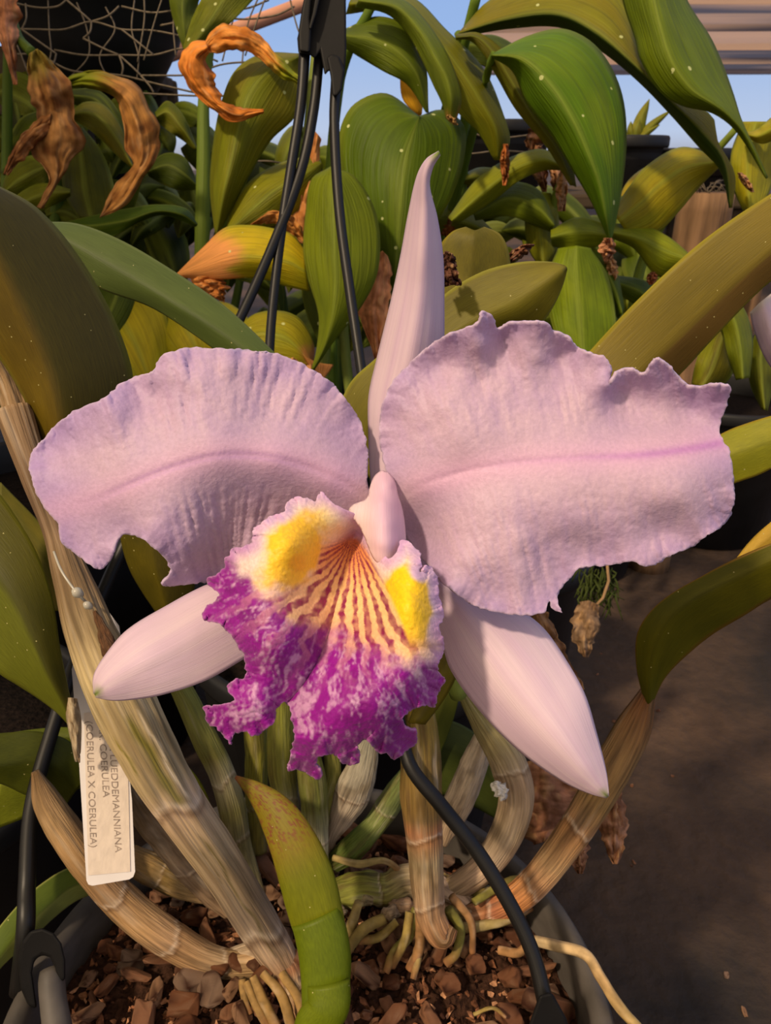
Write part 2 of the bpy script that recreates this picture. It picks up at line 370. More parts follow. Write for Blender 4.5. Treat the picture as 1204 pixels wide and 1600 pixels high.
# ------------------------------------------------------------------ pots
def lathe(name, prof, mat, parent, n=72, loc=(0, 0, 0), notch=0, tilt=(0, 0)):
    V = []; p = np.asarray(prof, float); th = np.linspace(0, 2*pi, n, endpoint=False)
    for r_, z_ in p:
        V.append(np.stack([loc[0]+r_*np.cos(th), loc[1]+r_*np.sin(th), np.full(n, loc[2]+z_)], -1))
    V = np.concatenate(V); fs = grid_faces(len(p), n, True)
    uv = np.stack([np.tile(th, len(p))/(2*pi), np.repeat(np.linspace(0, 1, len(p)), n)], -1)
    return make(name, V, fs, mat, parent, uv)
def pot_profile(rt, rb, h, rim=0.016, lip=0.004, th=0.003):
    return [(0.0005, 0.0), (rb*0.9, 0.0), (rb, 0.003), (rt-0.003, h-rim-0.002), (rt-0.002, h-rim), (rt+lip, h-rim), (rt+lip+0.001, h-rim+0.003), (rt+lip+0.001, h-0.003),
            (rt+lip-0.001, h), (rt+lip-0.005, h+0.0005), (rt-th, h-0.003), (rt-th-0.001, h-rim-0.01), (rb-th, 0.006), (0.0005, 0.005)]
def nursery_pot(x, y, z, rt, rb, h, label, group='black nursery pots', soil=True, mat=None):
    p = thing('plant_pot', label, 'plant pot', (x, y, z), group)
    lathe('pot_body', pot_profile(rt, rb, h), mat or M_bpot, p, loc=(x, y, z), n=48)
    if soil: lathe('potting_soil', [(0.0005, h-0.028), (rt*0.5, h-0.026), (rt-0.006, h-0.03), (rt-0.007, h-0.04), (0.0005, h-0.04)], M_soil, p, loc=(x, y, z), n=32)
    return p

PX, PY, PZ = -0.030, 0.192, 0.225            # centre of the rim plane of the orchid's pot
PR = 0.1135
pot = thing('plant_pot', 'large dusty grey pot that holds the flowering orchid and bark chips', 'plant pot', (PX, PY, 0))
lathe('pot_body', pot_profile(PR, 0.086, PZ, rim=0.024, lip=0.005), M_pot, pot, loc=(PX, PY, 0), n=96)
BZ = PZ-0.020                                 # level of the bark
def bark_z(x, y):
    r = math.hypot(x-PX, y-PY)/PR
    return BZ+0.010*(1-r*r)
nb = 220
_n1 = lambda x, y: float(abs(noise(x*190, y*190, 0, 2))+.6*abs(noise(x*420, y*420, 0, 3)))
th = np.linspace(0, 2*pi, nb, endpoint=False); V = [(PX, PY, BZ+0.004)]; fs = []
for i, r_ in enumerate(np.linspace(0.02, 0.97, 70)):
    for a_ in th:
        x = PX+PR*r_*cos(a_); y = PY+PR*r_*sin(a_)
        V.append((x, y, bark_z(x, y)-0.005+0.0035*_n1(x, y)))
for j in range(nb): fs.append((0, 1+j, 1+(j+1) % nb))
fs += grid_faces(70, nb, True, 1)
BV, BF = V, fs

def chip_mesh(k):
    r = random.Random(100+k); bm = bmesh.new()
    a, b_, c_ = r.uniform(.75, 1.25), r.uniform(.5, .9), r.uniform(.28, .5)
    for _ in range(26):
        v = Vector((r.gauss(0, 1), r.gauss(0, 1), r.gauss(0, 1))).normalized()
        v = Vector([math.copysign(abs(q)**0.55, q) for q in v])
        bm.verts.new((v.x*a+r.uniform(-.1, .1), v.y*b_+r.uniform(-.1, .1), v.z*c_+r.uniform(-.07, .07)))
    res = bmesh.ops.convex_hull(bm, input=bm.verts)
    bmesh.ops.delete(bm, geom=[v for v in bm.verts if not v.link_faces], context='VERTS')
    bmesh.ops.dissolve_limit(bm, angle_limit=0.2, verts=bm.verts, edges=bm.edges)
    bmesh.ops.bevel(bm, geom=list(bm.edges)+list(bm.verts), offset=0.05, segments=1, affect='EDGES')
    bmesh.ops.triangulate(bm, faces=bm.faces); bmesh.ops.subdivide_edges(bm, edges=bm.edges, cuts=1)
    me = bpy.data.meshes.new('bark_chip')
    for v in bm.verts:
        q = v.co; v.co = q*(1+0.09*float(fbm(q.x*3+k, q.y*3, q.z*6, k, 3)))
    bm.to_mesh(me); bm.free(); me.materials.append(M_bark)
    base = [S(168, 112, 78), S(190, 134, 98), S(140, 90, 62), S(204, 156, 118), S(158, 102, 68), S(124, 84, 64), S(180, 148, 124)][k % 7]
    n = len(me.vertices); co = np.zeros(n*3); me.vertices.foreach_get('co', co); co = co.reshape(-1, 3)
    f = fbm(co[:, 0]*2.2+k, co[:, 1]*2.2, co[:, 2]*5, 9, 3)
    c = np.ones((n, 4)); c[:, :3] = mixc(base[:3], S(84, 48, 34)[:3], sst(-.1, .6, f)); c[:, :3] = mixc(c[:, :3], S(196, 154, 120)[:3], sst(.1, .7, -f)*.6)
    at = me.color_attributes.new('Col', 'FLOAT_COLOR', 'POINT'); at.data.foreach_set('color', c.ravel())
    me.polygons.foreach_set('use_smooth', [False]*len(me.polygons))
    return me
chips = [chip_mesh(k) for k in range(18)]
def C3_(*a): return np.array(S(*a)[:3])
tiny = []
for k in range(8):
    bm = bmesh.new(); r_ = random.Random(k)
    for _ in range(11):
        v = Vector((r_.gauss(0, 1), r_.gauss(0, 1), r_.gauss(0, 1))).normalized(); bm.verts.new((v.x, v.y*.8, v.z*.5))
    bmesh.ops.convex_hull(bm, input=bm.verts); bm.verts.index_update()
    tiny.append(([tuple(v.co) for v in bm.verts], [tuple(v.index for v in f.verts) for f in bm.faces])); bm.free()
rf_ = random.Random(77); VV = [tuple(v) for v in BV]; FF = list(BF); CC = [C3_(58, 38, 28)]*len(VV)
for k in range(2600):
    me_ = chips[rf_.randrange(len(chips))]; r_ = PR*.95*math.sqrt(rf_.random()); a_ = rf_.uniform(0, 6.283); x = PX+r_*cos(a_); y = PY+r_*sin(a_)
    s_ = rf_.uniform(.0009, .0026); Mx = Matrix.Translation((x, y, bark_z(x, y)-.003+rf_.uniform(0, .003))) @ Euler((rf_.gauss(0, .6), rf_.gauss(0, .6), rf_.uniform(0, 6.3))).to_matrix().to_4x4() @ Matrix.Diagonal((s_*rf_.uniform(.8, 1.8), s_, s_, 1))
    o_ = len(VV); cc_ = rf_.choice([C3_(150, 104, 74), C3_(104, 68, 48), C3_(182, 134, 100), C3_(80, 52, 38), C3_(128, 84, 58)])
    bmv = tiny[k % len(tiny)]
    VV += [tuple(Mx @ Vector(v)) for v in bmv[0]]; FF += [tuple(i+o_ for i in f) for f in bmv[1]]; CC += [cc_]*len(bmv[0])
tag(make('bark_fines', VV, FF, M_fines, vcol=np.array(CC), smooth=False), 'dark crumbly bark fines filling the orchid pot between the chips', 'bark fines', kind='stuff')
rc = random.Random(5); placed = []; cnt = 0
for layer, num in ((0, 80), (1, 220)):
    tries = 0; k = 0
    while k < num and tries < 9000:
        tries += 1
        r_ = PR*0.90*math.sqrt(rc.random()); a_ = rc.uniform(0, 2*pi); x = PX+r_*cos(a_); y = PY+r_*sin(a_)
        s = rc.choice([.0036, .0042, .005, .0056, .0062, .0072, .0088]) if layer else rc.uniform(.004, .008)
        if any(l == layer and math.hypot(x-u, y-v) < (s+q)*0.70 for u, v, q, l in placed): continue
        if math.hypot(x-PX, y-PY)+s > PR*0.955: continue
        placed.append((x, y, s, layer)); k += 1
        cm_ = rc.choice(chips); o = bpy.data.objects.new('bark_chip', cm_); col.objects.link(o)
        tone_ = ['reddish brown', 'tan', 'dark reddish brown', 'pale tan', 'reddish brown', 'dark brown', 'greyish tan'][chips.index(cm_) % 7]; big_ = 'large' if s > .0068 else ('small' if s < .0046 else 'medium')
        zone_ = 'under the stems towards the back of the pot' if y > .225 else ('along the left rim of the pot' if x < -.085 else ('between the leaning stem and the green shoot' if x < -.035 else ('in front of the brown stem and roots' if x < .025 else 'beside the black strand at the right rim')))
        o.location = (x, y, bark_z(x, y)-0.001+layer*0.0045); o.scale = (s*rc.uniform(.9, 1.25), s*rc.uniform(.8, 1.1), s*rc.uniform(.9, 1.3))
        o.rotation_euler = (rc.gauss(0, .35), rc.gauss(0, .35), rc.uniform(0, 6.28))
        tag(o, '%s %s bark chip %s' % (big_, tone_, zone_), 'bark chip', '%s %s bark chips %s' % (big_, tone_, zone_))

# ------------------------------------------------------------------ orchid plant
orchid = thing('orchid_plant', 'large orchid in bloom with one lilac flower with a purple and yellow lip', 'orchid', (PX, PY, BZ))
flower = subempty('flower', orchid)
def C3(*a): return np.array(S(*a)[:3])
LIL, VIO, PNK, PALE = C3(206, 177, 200), C3(174, 146, 198), C3(222, 178, 210), C3(224, 204, 214)

lp_out = [(596, 792), (574, 760), (574, 705), (562, 660), (536, 620), (505, 588), (470, 568), (430, 552), (380, 547), (320, 544), (285, 545), (255, 556), (238, 580),
          (214, 588), (190, 600), (165, 622), (150, 628), (120, 641), (95, 658), (72, 682), (52, 706), (47, 730), (55, 762), (68, 790), (90, 815), (96, 845), (122, 868), (158, 890),
          (176, 868), (190, 836), (218, 838), (243, 858), (265, 884), (262, 900), (252, 913), (290, 912), (340, 905), (400, 880), (470, 850), (540, 830)]
lp_ctrl = [(596, 792, 231), (520, 745, 221), (430, 716, 214), (340, 712, 210), (250, 738, 210), (160, 776, 213), (60, 735, 219), (562, 680, 229), (500, 610, 224), (400, 575, 219), (300, 568, 215),
           (215, 610, 219), (180, 640, 213), (120, 660, 217), (80, 700, 222), (430, 850, 229), (340, 890, 229), (255, 905, 221), (300, 850, 216), (250, 830, 211), (330, 790, 217), (400, 780, 222), (190, 820, 215), (155, 880, 217), (100, 840, 219),
           (480, 800, 228), (420, 650, 219), (300, 640, 212), (250, 620, 217), (270, 590, 213), (200, 690, 212)]
f1 = tps(lp_ctrl)
lmid = spl([(596, 792, 0), (520, 745, 0), (430, 716, 0), (340, 712, 0), (250, 738, 0), (160, 776, 0), (80, 800, 0)], 120)[:, :2]
rmid = spl([(612, 792, 0), (650, 762, 0), (720, 738, 0), (800, 724, 0), (900, 716, 0), (1000, 712, 0), (1080, 702, 0), (1140, 690, 0)], 120)[:, :2]
def mdist(x, y, mid):
    p = np.stack([x, y], -1); r = np.empty(len(p)); ix = np.empty(len(p), int)
    for s0 in range(0, len(p), 4000):
        dd = ((p[s0:s0+4000, None]-mid[None])**2).sum(-1); r[s0:s0+4000] = np.sqrt(dd.min(1)); ix[s0:s0+4000] = dd.argmin(1)
    return r, ix/len(mid)
def petal_depth(f, mid, seed, base, upamp=0.45):
    def g(x, y, D, A):
        md, mv = mdist(x, y, mid); up = np.sign(np.interp(x, *( (mid[:, 0][::-1], mid[:, 1][::-1]) if mid[0, 0] > mid[-1, 0] else (mid[:, 0], mid[:, 1]) ))-y)
        edge = np.exp(-D/16.0); far = sst(15, 110, md)*sst(0.03, .2, mv)
        # veins fan out from the midrib towards the rim
        ph = mv*150+up*md*0.035+seed
        rp = noise(ph*0.55, md/75., 0, seed)*upamp*far
        fine = (noise(x/7., y/7., 0, seed+4)*0.12+noise(x/13., y/13., 0, seed+5)*.10)*sst(8, 60, md)
        ru = edge*(np.sin(A/11.0+3*noise(A/55., 0.3, 0, seed+1))*1.0+noise(A/6., .2, 0, seed+2)*0.5)*sst(30, 90, md)
        broad = sst(40, 150, md)*(1.9*noise(x/58.+seed, y/58., 0, seed+9)+.75*noise(x/30.+seed, y/30., 0, seed+10))
        groove = .38*np.exp(-(md/6.0)**2)*sst(0, .15, mv)*(1-sst(.75, .95, mv))
        return f(x, y)+rp+fine+ru+broad+groove
    return g
def petal_col(mid, seed, left):
    def g(x, y, D, A):
        md, mv = mdist(x, y, mid)
        c = mixc(LIL, VIO, 0.68*np.exp(-D/38.0)+0.25*fbm(x/45., y/45., 0, seed)+(0.35*sst(230, 60, x) if left else 0.15*sst(1000, 1130, x)*sst(700, 620, y)))
        c = mixc(c, PNK, 0.9*np.exp(-(md/26.)**2)*(1-0.4*mv))
        vein = sst(.1, .55, noise(mv*95+md*.02, md/130., 0, seed+6))
        c = mixc(c, C3(190, 158, 204), 0.20*vein*sst(20, 70, md))
        if left: c = mixc(c, C3(196, 150, 204), 0.5*np.exp(-(np.abs(md-4)/3.0)**2)*sst(.1, .4, mv)*(1-sst(.7, .95, mv)))
        else: c = mixc(c, C3(186, 124, 196), (0.25+.5*sst(.45, .85, mv))*np.exp(-(md/(3.0+5*mv))**2)*sst(.2, .5, mv))
        c = mixc(c, C3(228, 214, 206), 0.5*np.exp(-mdist(x, y, mid[:6])[0]/22.))
        return mixc(c, C3(238, 222, 232), 0.35*np.exp(-D/2.2))
    return g
def flat_near(cx, cy, r): return lambda x, y: sst(r*0.6, r, np.hypot(x-cx, y-cy))
sheet('petal', lp_out, petal_depth(f1, lmid, 11, None, .6), petal_col(lmid, 11, True), M_petal, flower, 3.4, 2.3, 8, 3, .0008, 3.0, flat_near(596, 792, 60))
rp_out = [(612, 794), (618, 770), (604, 735), (594, 690), (597, 640), (612, 600), (640, 568), (668, 542), (700, 522), (738, 508), (748, 502), (748, 490), (756, 487), (768, 492), (777, 512), (795, 504), (830, 503), (856, 505),
          (862, 516), (885, 524), (905, 545), (930, 553), (944, 558), (955, 578), (952, 600), (962, 580), (985, 575), (1006, 582), (1014, 570), (1026, 558), (1046, 572), (1075, 601), (1105, 601), (1139, 602), (1136, 630), (1126, 660),
          (1124, 680), (1138, 705), (1145, 750), (1144, 790), (1130, 818), (1104, 838), (1075, 856), (1045, 868), (1014, 884), (985, 878), (950, 884), (905, 889), (885, 908), (870, 930), (872, 945), (877, 957), (862, 950), (858, 940),
          (850, 957), (800, 960), (750, 950), (710, 926), (684, 902), (660, 872), (640, 845), (622, 820)]
rp_ctrl = [(612, 794, 231), (660, 758, 222), (720, 738, 217), (800, 722, 213), (900, 714, 210), (1000, 710, 209), (1090, 700, 211), (605, 680, 227), (625, 620, 224), (700, 560, 219), (755, 500, 209), (752, 540, 213), (785, 530, 220), (800, 600, 216),
           (850, 515, 209), (845, 560, 212), (868, 560, 218), (930, 575, 213), (950, 600, 210), (965, 610, 218), (1000, 600, 214), (1026, 570, 206), (1045, 610, 213), (1080, 640, 217), (1130, 612, 207), (1125, 670, 214),
           (650, 840, 234), (640, 800, 231), (700, 850, 219), (690, 890, 216), (760, 920, 213), (740, 800, 214), (860, 945, 213), (875, 880, 215), (800, 860, 211), (830, 800, 210), (900, 800, 209), (930, 860, 214), (1010, 870, 212), (1050, 780, 206), (1030, 830, 213), (1130, 790, 213), (1110, 740, 209), (700, 620, 217), (720, 680, 214), (900, 640, 214)]
f2 = tps(rp_ctrl)
sheet('petal', rp_out, petal_depth(f2, rmid, 23, None, .42), petal_col(rmid, 23, False), M_petal, flower, 3.4, 2.2, 8, 5, .0008, 3.0, flat_near(612, 794, 60))

def sep_col(tipc=.05):
    def g(u, v, x, y, s):
        c = mixc(C3(226, 204, 214), C3(214, 186, 208), 0.5+0.5*fbm(u*9+s, v*2, s, 3))
        c = mixc(c, C3(204, 176, 202), 0.35*sst(.2, .7, noise(u*14, v*1.5, s, 8)))
        c = mixc(c, C3(120, 140, 50), sst(.955, .995, v)*np.exp(-(u/.7)**2))
        return mixc(c, C3(206, 206, 170), .5*sst(.12, 0, v))
    return g
loft('sepal', [(588, 800, .236), (580, 745, .238), (577, 680, .240), (577, 620, .241), (590, 560, .239), (612, 470, .233), (627, 400, .228), (640, 330, .222), (653, 275, .217), (667, 250, .213), (686, 238, .209)],
     [(600, 800, .232), (602, 745, .233), (612, 680, .233), (626, 620, .232), (640, 560, .229), (655, 470, .224), (660, 400, .219), (663, 330, .215), (663, 280, .211), (670, 254, .209), (686, 239, .208)],
     [(612, 800, .236), (625, 745, .238), (655, 680, .241), (676, 620, .242), (690, 560, .239), (692, 470, .233), (690, 400, .228), (681, 340, .222), (669, 290, .215), (674, 262, .211), (686, 241, .209)],
     M_sepal, flower, sep_col(), 90, 25, 1.7, .0006, 3, .0009, .0002, 1)
loft('sepal', [(590, 840, .238), (520, 860, .238), (440, 882, .235), (380, 900, .231), (325, 914, .228), (260, 948, .224), (200, 985, .221), (166, 1024, .220), (148, 1056, .219), (148, 1083, .217)],
     [(590, 850, .238), (525, 885, .236), (450, 920, .231), (390, 950, .226), (340, 975, .221), (280, 1010, .216), (230, 1035, .213), (190, 1055, .213), (165, 1072, .214), (150, 1085, .216)],
     [(590, 870, .238), (540, 915, .238), (480, 965, .234), (430, 1000, .229), (379, 1030, .224), (320, 1063, .219), (255, 1084, .216), (205, 1092, .216), (175, 1093, .216), (150, 1088, .217)],
     M_sepal, flower, sep_col(), 80, 25, 1.8, .0005, 3, .0009, .0002, 2)
loft('sepal', [(602, 830, .238), (640, 900, .238), (670, 950, .236), (690, 1000, .234), (706, 1048, .230), (755, 1115, .225), (815, 1175, .221), (880, 1220, .218), (920, 1238, .216), (947, 1245, .215)],
     [(615, 830, .237), (665, 890, .234), (710, 940, .230), (750, 990, .225), (785, 1040, .219), (830, 1100, .214), (870, 1150, .211), (905, 1195, .211), (930, 1225, .213), (948, 1244, .215)],
     [(635, 830, .238), (700, 880, .238), (770, 935, .234), (820, 960, .230), (850, 985, .227), (885, 1035, .222), (912, 1085, .218), (930, 1145, .216), (945, 1205, .215), (950, 1243, .215)],
     M_sepal, flower, sep_col(), 80, 25, 1.8, .0005, 3, .0009, .0002, 3)

# lip
lip_out = [(578, 838), (570, 826), (572, 812), (548, 800), (520, 788), (505, 770), (496, 772), (492, 784), (470, 778), (448, 786), (445, 798), (425, 808), (410, 818), (396, 830), (395, 850), (380, 854), (362, 860), (354, 875), (352, 885),
           (338, 900), (326, 903), (330, 918), (344, 928), (334, 942), (322, 950), (320, 968), (345, 974), (358, 990), (375, 1010), (384, 1032), (382, 1058), (360, 1064), (357, 1078), (366, 1096), (346, 1102), (320, 1104), (324, 1124),
           (338, 1138), (350, 1148), (360, 1163), (366, 1146), (382, 1142), (398, 1150), (412, 1140), (428, 1128), (432, 1104), (446, 1098), (456, 1120), (460, 1150), (454, 1180), (450, 1203), (466, 1200), (480, 1208), (496, 1217), (502, 1206),
           (494, 1186), (506, 1178), (522, 1178), (532, 1190), (548, 1194), (560, 1188), (558, 1164), (568, 1154), (578, 1160), (590, 1174), (606, 1178), (616, 1186), (628, 1176), (648, 1160), (650, 1140), (636, 1136), (628, 1122), (640, 1110),
           (664, 1102), (678, 1104), (682, 1082), (694, 1060), (680, 1046), (690, 1024), (692, 1000), (684, 980), (692, 960), (684, 930), (682, 905), (674, 886), (664, 884), (654, 895), (656, 868), (640, 850), (624, 848), (620, 864),
           (608, 874), (596, 860), (578, 845), (562, 838), (554, 840), (556, 856), (566, 872), (578, 886), (590, 893), (560, 860), (548, 851), (553, 838)]
# a simple ring: left lobe -> front -> right lobe, closed at the throat
lip_out = lip_out[:-9]+[(560, 836), (553, 842), (560, 870)]
lip_out = lip_out[:-1]
lip_ctrl = [(553, 838, 228), (548, 858, 223), (540, 900, 214), (522, 960, 206), (500, 1020, 201), (478, 1080, 198), (505, 880, 215), (490, 858, 205), (500, 838, 207), (470, 860, 197), (450, 850, 193), (420, 900, 191), (440, 810, 201), (395, 850, 199), (355, 880, 203), (335, 930, 204),
            (350, 975, 199), (400, 960, 190), (380, 1040, 199), (325, 1115, 206), (360, 1155, 203), (365, 1080, 198), (420, 1100, 194), (420, 1020, 188), (508, 778, 212), (450, 790, 206), (560, 806, 217), (530, 818, 211), (460, 930, 196), (470, 985, 192),
            (470, 1205, 206), (495, 1212, 204), (480, 1150, 193), (550, 1190, 202), (530, 1110, 188), (590, 1100, 186), (580, 1165, 194), (645, 1150, 202), (615, 1182, 204), (685, 1070, 202), (640, 1050, 188), (560, 1010, 197), (600, 1010, 192), (632, 950, 188), (650, 900, 194), (690, 960, 199),
            (600, 940, 199), (585, 900, 208), (600, 890, 203), (575, 860, 210), (610, 872, 203), (640, 855, 205), (680, 910, 203), (440, 1100, 203), (545, 830, 221), (520, 858, 217)]
f3 = tps(lip_ctrl)
T0 = (553.0, 836.0)
xb = [300, 345, 375, 392, 420, 480, 520, 560, 610, 650, 700]; yb = [850, 868, 890, 915, 942, 968, 992, 1002, 1022, 1032, 1000]
def lip_masks(x, y):
    r = np.hypot(x-T0[0], y-T0[1]); a = np.degrees(np.arctan2(y-T0[1], x-T0[0]))       # 90 straight down, 180 left
    b = np.interp(x, xb, yb); n = fbm(x/26., y/26., 0, 31)
    mg = sst(-16, 26, y-b+22*n)
    return r, a, mg
def lip_depth(x, y, D, A):
    r, a, mg = lip_masks(x, y)
    edge = np.exp(-D/13.0)*sst(60, 130, r)
    ru = edge*(np.sin(A/6.5+4*noise(A/40., .3, 0, 3))*1.15+noise(A/4.5, .4, 0, 5)*0.8)
    wav = sst(90, 200, r)*sst(70, 5, D)*1.9*noise(a/15., r/200., 0, 12)
    mid = spl([(553, 840, 0), (528, 930, 0), (505, 1010, 0), (480, 1060, 0), (452, 1095, 0)], 80)[:, :2]
    md, mv = mdist(x, y, mid); gr = 1.6*np.exp(-(md/5.)**2)*sst(.25, .5, mv)
    veins = 0.22*noise(a/3.2, r/120., 0, 14)*sst(20, 80, r)
    return f3(x, y)+ru+wav+gr+veins+0.12*noise(x/4., y/4., 0, 7)
def stripe_wave(x, y, r, a):
    # veins leave the throat in a narrow sheaf and bend outwards
    bend = 90+(a-90)*(1-np.where(a > 90, .36, .12)*(1-np.exp(-r/70.)))+2.0*noise(r/26., a/16., 0, 44)+.8*noise(x/7., y/7., 0, 46)
    per = 8.2+1.6*np.sin(np.radians(a*3))
    return np.sin(bend*2*pi/7.2+.9*noise(a/20., 1.3, 0, 49))+.35*noise(x/9., y/9., 0, 47)
def lip_col(x, y, D, A):
    r, a, mg = lip_masks(x, y)
    MAG, DM, WH = C3(144, 14, 142), C3(116, 6, 114), C3(226, 184, 216)
    cream, orange, stripe = C3(246, 202, 140), C3(232, 140, 72), C3(140, 28, 78)
    aa = a+np.where(a > 90, (a-90)*0.0, 0)
    # base pale lilac rim
    c = mixc(C3(214, 178, 210), C3(238, 216, 206), sst(4, 26, D))
    # interior cream with stripes
    inter = sst(-8, 10, (172-np.abs(x-545))) * sst(260, 170, r)*sst(-6, 14, y-np.interp(x, [380, 440, 480, 492, 500, 553, 575, 600, 625, 640], [940, 925, 905, 885, 852, 830, 856, 905, 960, 1000]))
    ci = mixc(orange, cream, sst(10, 110, r))
    jit = 1.1*noise(r/14., a/9., 0, 44)
    wv = stripe_wave(x, y, r, aa)
    sm = sst(-.15, .5, wv+0.3*noise(x/5., y/5., 0, 45)+.25*sst(40, 140, r)-.1)*sst(8, 24, r)*(.75+.25*noise(x/6., y/6., 0, 50))
    sm = np.maximum(sm, 0)
    ci = mixc(ci, stripe, np.clip(1.15*sm, 0, 1))
    # yellow patches
    def ell(cx, cy, sx, sy, rot):
        ca, sa = cos(rot), sin(rot); dx, dy = x-cx, y-cy
        return np.exp(-(((dx*ca+dy*sa)/sx)**2+((-dx*sa+dy*ca)/sy)**2))
    n = fbm(x/16., y/16., 0, 61)
    yl = np.clip(1.5*ell(458, 862, 40, 62, 0.45)+0.25*n, 0, 1)*sst(0, 25, D); yr = np.clip(1.7*ell(636, 948, 33, 56, 0.05)+0.2*n, 0, 1)*sst(4, 26, D)
    yc = np.clip(0.85*ell(500, 815, 32, 26, 0), 0, 1)
    c = mixc(c, C3(252, 222, 120), yc)
    c = mixc(c, C3(251, 198, 40), sst(.12, .75, yl)); c = mixc(c, C3(252, 206, 16), sst(.1, .6, yr))
    c = mixc(c, C3(240, 160, 10), .6*sst(.75, 1.0, ell(462, 880, 34, 40, .4)))
    c = mixc(c, ci, inter)
    tr = np.exp(-((y-np.interp(x, xb, yb)+18)/26.)**2)*sst(360, 420, x)      # peach / pink transition band
    c = mixc(c, C3(228, 140, 132), 0.28*tr*(1-sm*inter))
    # magenta with mottled radial veining
    st = fbm((a+3*noise(r/26., a/12., 0, 70))/1.7, r/24., 0, 71, 4)
    fine = .8*noise(a/.75, r/7., 0, 73)+.7*noise(x/3.2, y/4.2, 0, 76)
    g2 = .34*np.exp(-((x-400)**2/3600.+(y-1110)**2/900.))+.40*np.exp(-((x-478)**2/700.+(y-1100)**2/2600.))+.24*np.exp(-((x-440)**2/3600.+(y-1040)**2/2500.))+.14*np.exp(-((x-560)**2/8000.+(y-1090)**2/5000.))+.22*np.exp(-((x-650)**2/1600.+(y-1045)**2/500.))
    wm = sst(.0, .9, st*0.72+fine*0.42+g2*.95-.02)
    wm = wm*(1-0.6*np.exp(-D/8.0))
    md_ = mixc(MAG, DM, .7*sst(-.2, .6, fbm(x/40., y/40., 0, 75)))
    md_ = mixc(md_, WH, 0.60*wm)
    c = mixc(c, md_, mg)
    # purple brushing on the rim of both lobes
    rimL = np.exp(-D/8.0)*sst(835, 880, y)*sst(470, 400, x); c = mixc(c, MAG, .9*rimL*(1-mg))
    rimU = np.exp(-D/7.0); c = mixc(c, C3(190, 130, 200), .45*rimU*(1-mg)*sst(.0, .5, .4+noise(A/9., .2, 0, 80)))
    # a few stripes run on into the purple
    run = sst(.1, .7, -stripe_wave(x, y, r, aa))*np.exp(-((r-165)/55.)**2)*mg*sst(-.1, .3, 45-np.abs(a-105))
    c = mixc(c, C3(230, 160, 160), 0.4*run)
    return mixc(c, C3(240, 210, 236), 0.25*np.exp(-D/1.6))
sheet('lip', lip_out, lip_depth, lip_col, M_lip, flower, 1.9, 3.4, 7, 9, .0008, 2.0, lambda x, y: sst(35, 90, np.hypot(x-560, y-836)))
# tube of the lip behind the throat, and ovary with stalk
def solid(c, c2=None, sc_=6):
    c2 = c2 if c2 is not None else c
    return lambda v, t, s: mixc(c, c2, .5+.5*fbm(np.cos(t)*1.2+s, v*sc_, np.sin(t)*1.2, 4))
def colv(stops, streak=.25, dark=None, sc_=14):
    vs = np.array([q[0] for q in stops]); cs = np.array([C3(*q[1]) for q in stops]); dk = C3(*(dark or (70, 50, 34)))
    def g(v, t, s):
        c = np.stack([np.interp(v, vs, cs[:, k]) for k in range(3)], -1)
        n = fbm(np.cos(t)*4+s, v*sc_*.3, np.sin(t)*4, s+3, 4); c = mixc(c, dk, streak*1.2*sst(.05, .6, n)); c = mixc(c, C3(96, 76, 44), streak*1.1*sst(.12, .5, fbm(np.cos(t)*1.2+s, v*sc_*.5, np.sin(t)*1.2, s+13, 4)))
        return .9*mixc(c, C3(224, 208, 184), streak*.6*sst(.2, .8, -n))
    return g
tube('lip_tube', [(556, 840, .229, 30), (575, 835, .233, 26), (596, 822, .238, 14), (602, 812, .240, 8)], M_petal, flower, solid(C3(220, 190, 200)), 14, 20)
# column: hooded, with a wing on its left
col_out = [(597, 741), (606, 746), (612, 758), (616, 776), (622, 796), (626, 822), (627, 850), (622, 874), (606, 880), (590, 872), (580, 850), (570, 826), (560, 812), (550, 800), (556, 793), (572, 787), (580, 778), (583, 764), (589, 748)]
fc = tps([(597, 743, 224), (604, 760, 217), (583, 768, 222), (612, 762, 223), (580, 786, 217), (553, 800, 217), (596, 790, 210), (621, 796, 219), (600, 820, 205), (626, 830, 215), (575, 825, 211), (600, 850, 203), (626, 860, 213), (584, 856, 207), (605, 878, 205)])
def ccol(x, y, D, A):
    c = mixc(C3(230, 192, 212), C3(240, 218, 220), sst(600, 570, x)); c = mixc(c, C3(236, 200, 196), .5*sst(840, 875, y)); return mixc(c, C3(244, 228, 230), .5*np.exp(-D/2.))  # light on the column is painted in: left side paler, right side darker
sheet('column', col_out, lambda x, y, D, A: fc(x, y)+1.8*np.exp(-D/6.), ccol, M_sepal, flower, 2.2, 0, 9, 4, .0025, 2.5)
tube('column_back', [(603, 800, .238, 14), (604, 790, .230, 17), (604, 800, .222, 17), (604, 835, .214, 14), (603, 850, .210, 8)], M_petal, flower, solid(C3(226, 196, 208)), 20, 18)
tube('flower_stalk', [(604, 806, .236, 12), (622, 830, .256, 11), (650, 900, .280, 11), (690, 1000, .310, 12), (716, 1085, .330, 14)], M_strap, orchid, solid(C3(138, 150, 70), C3(110, 128, 50)), 24, 14)
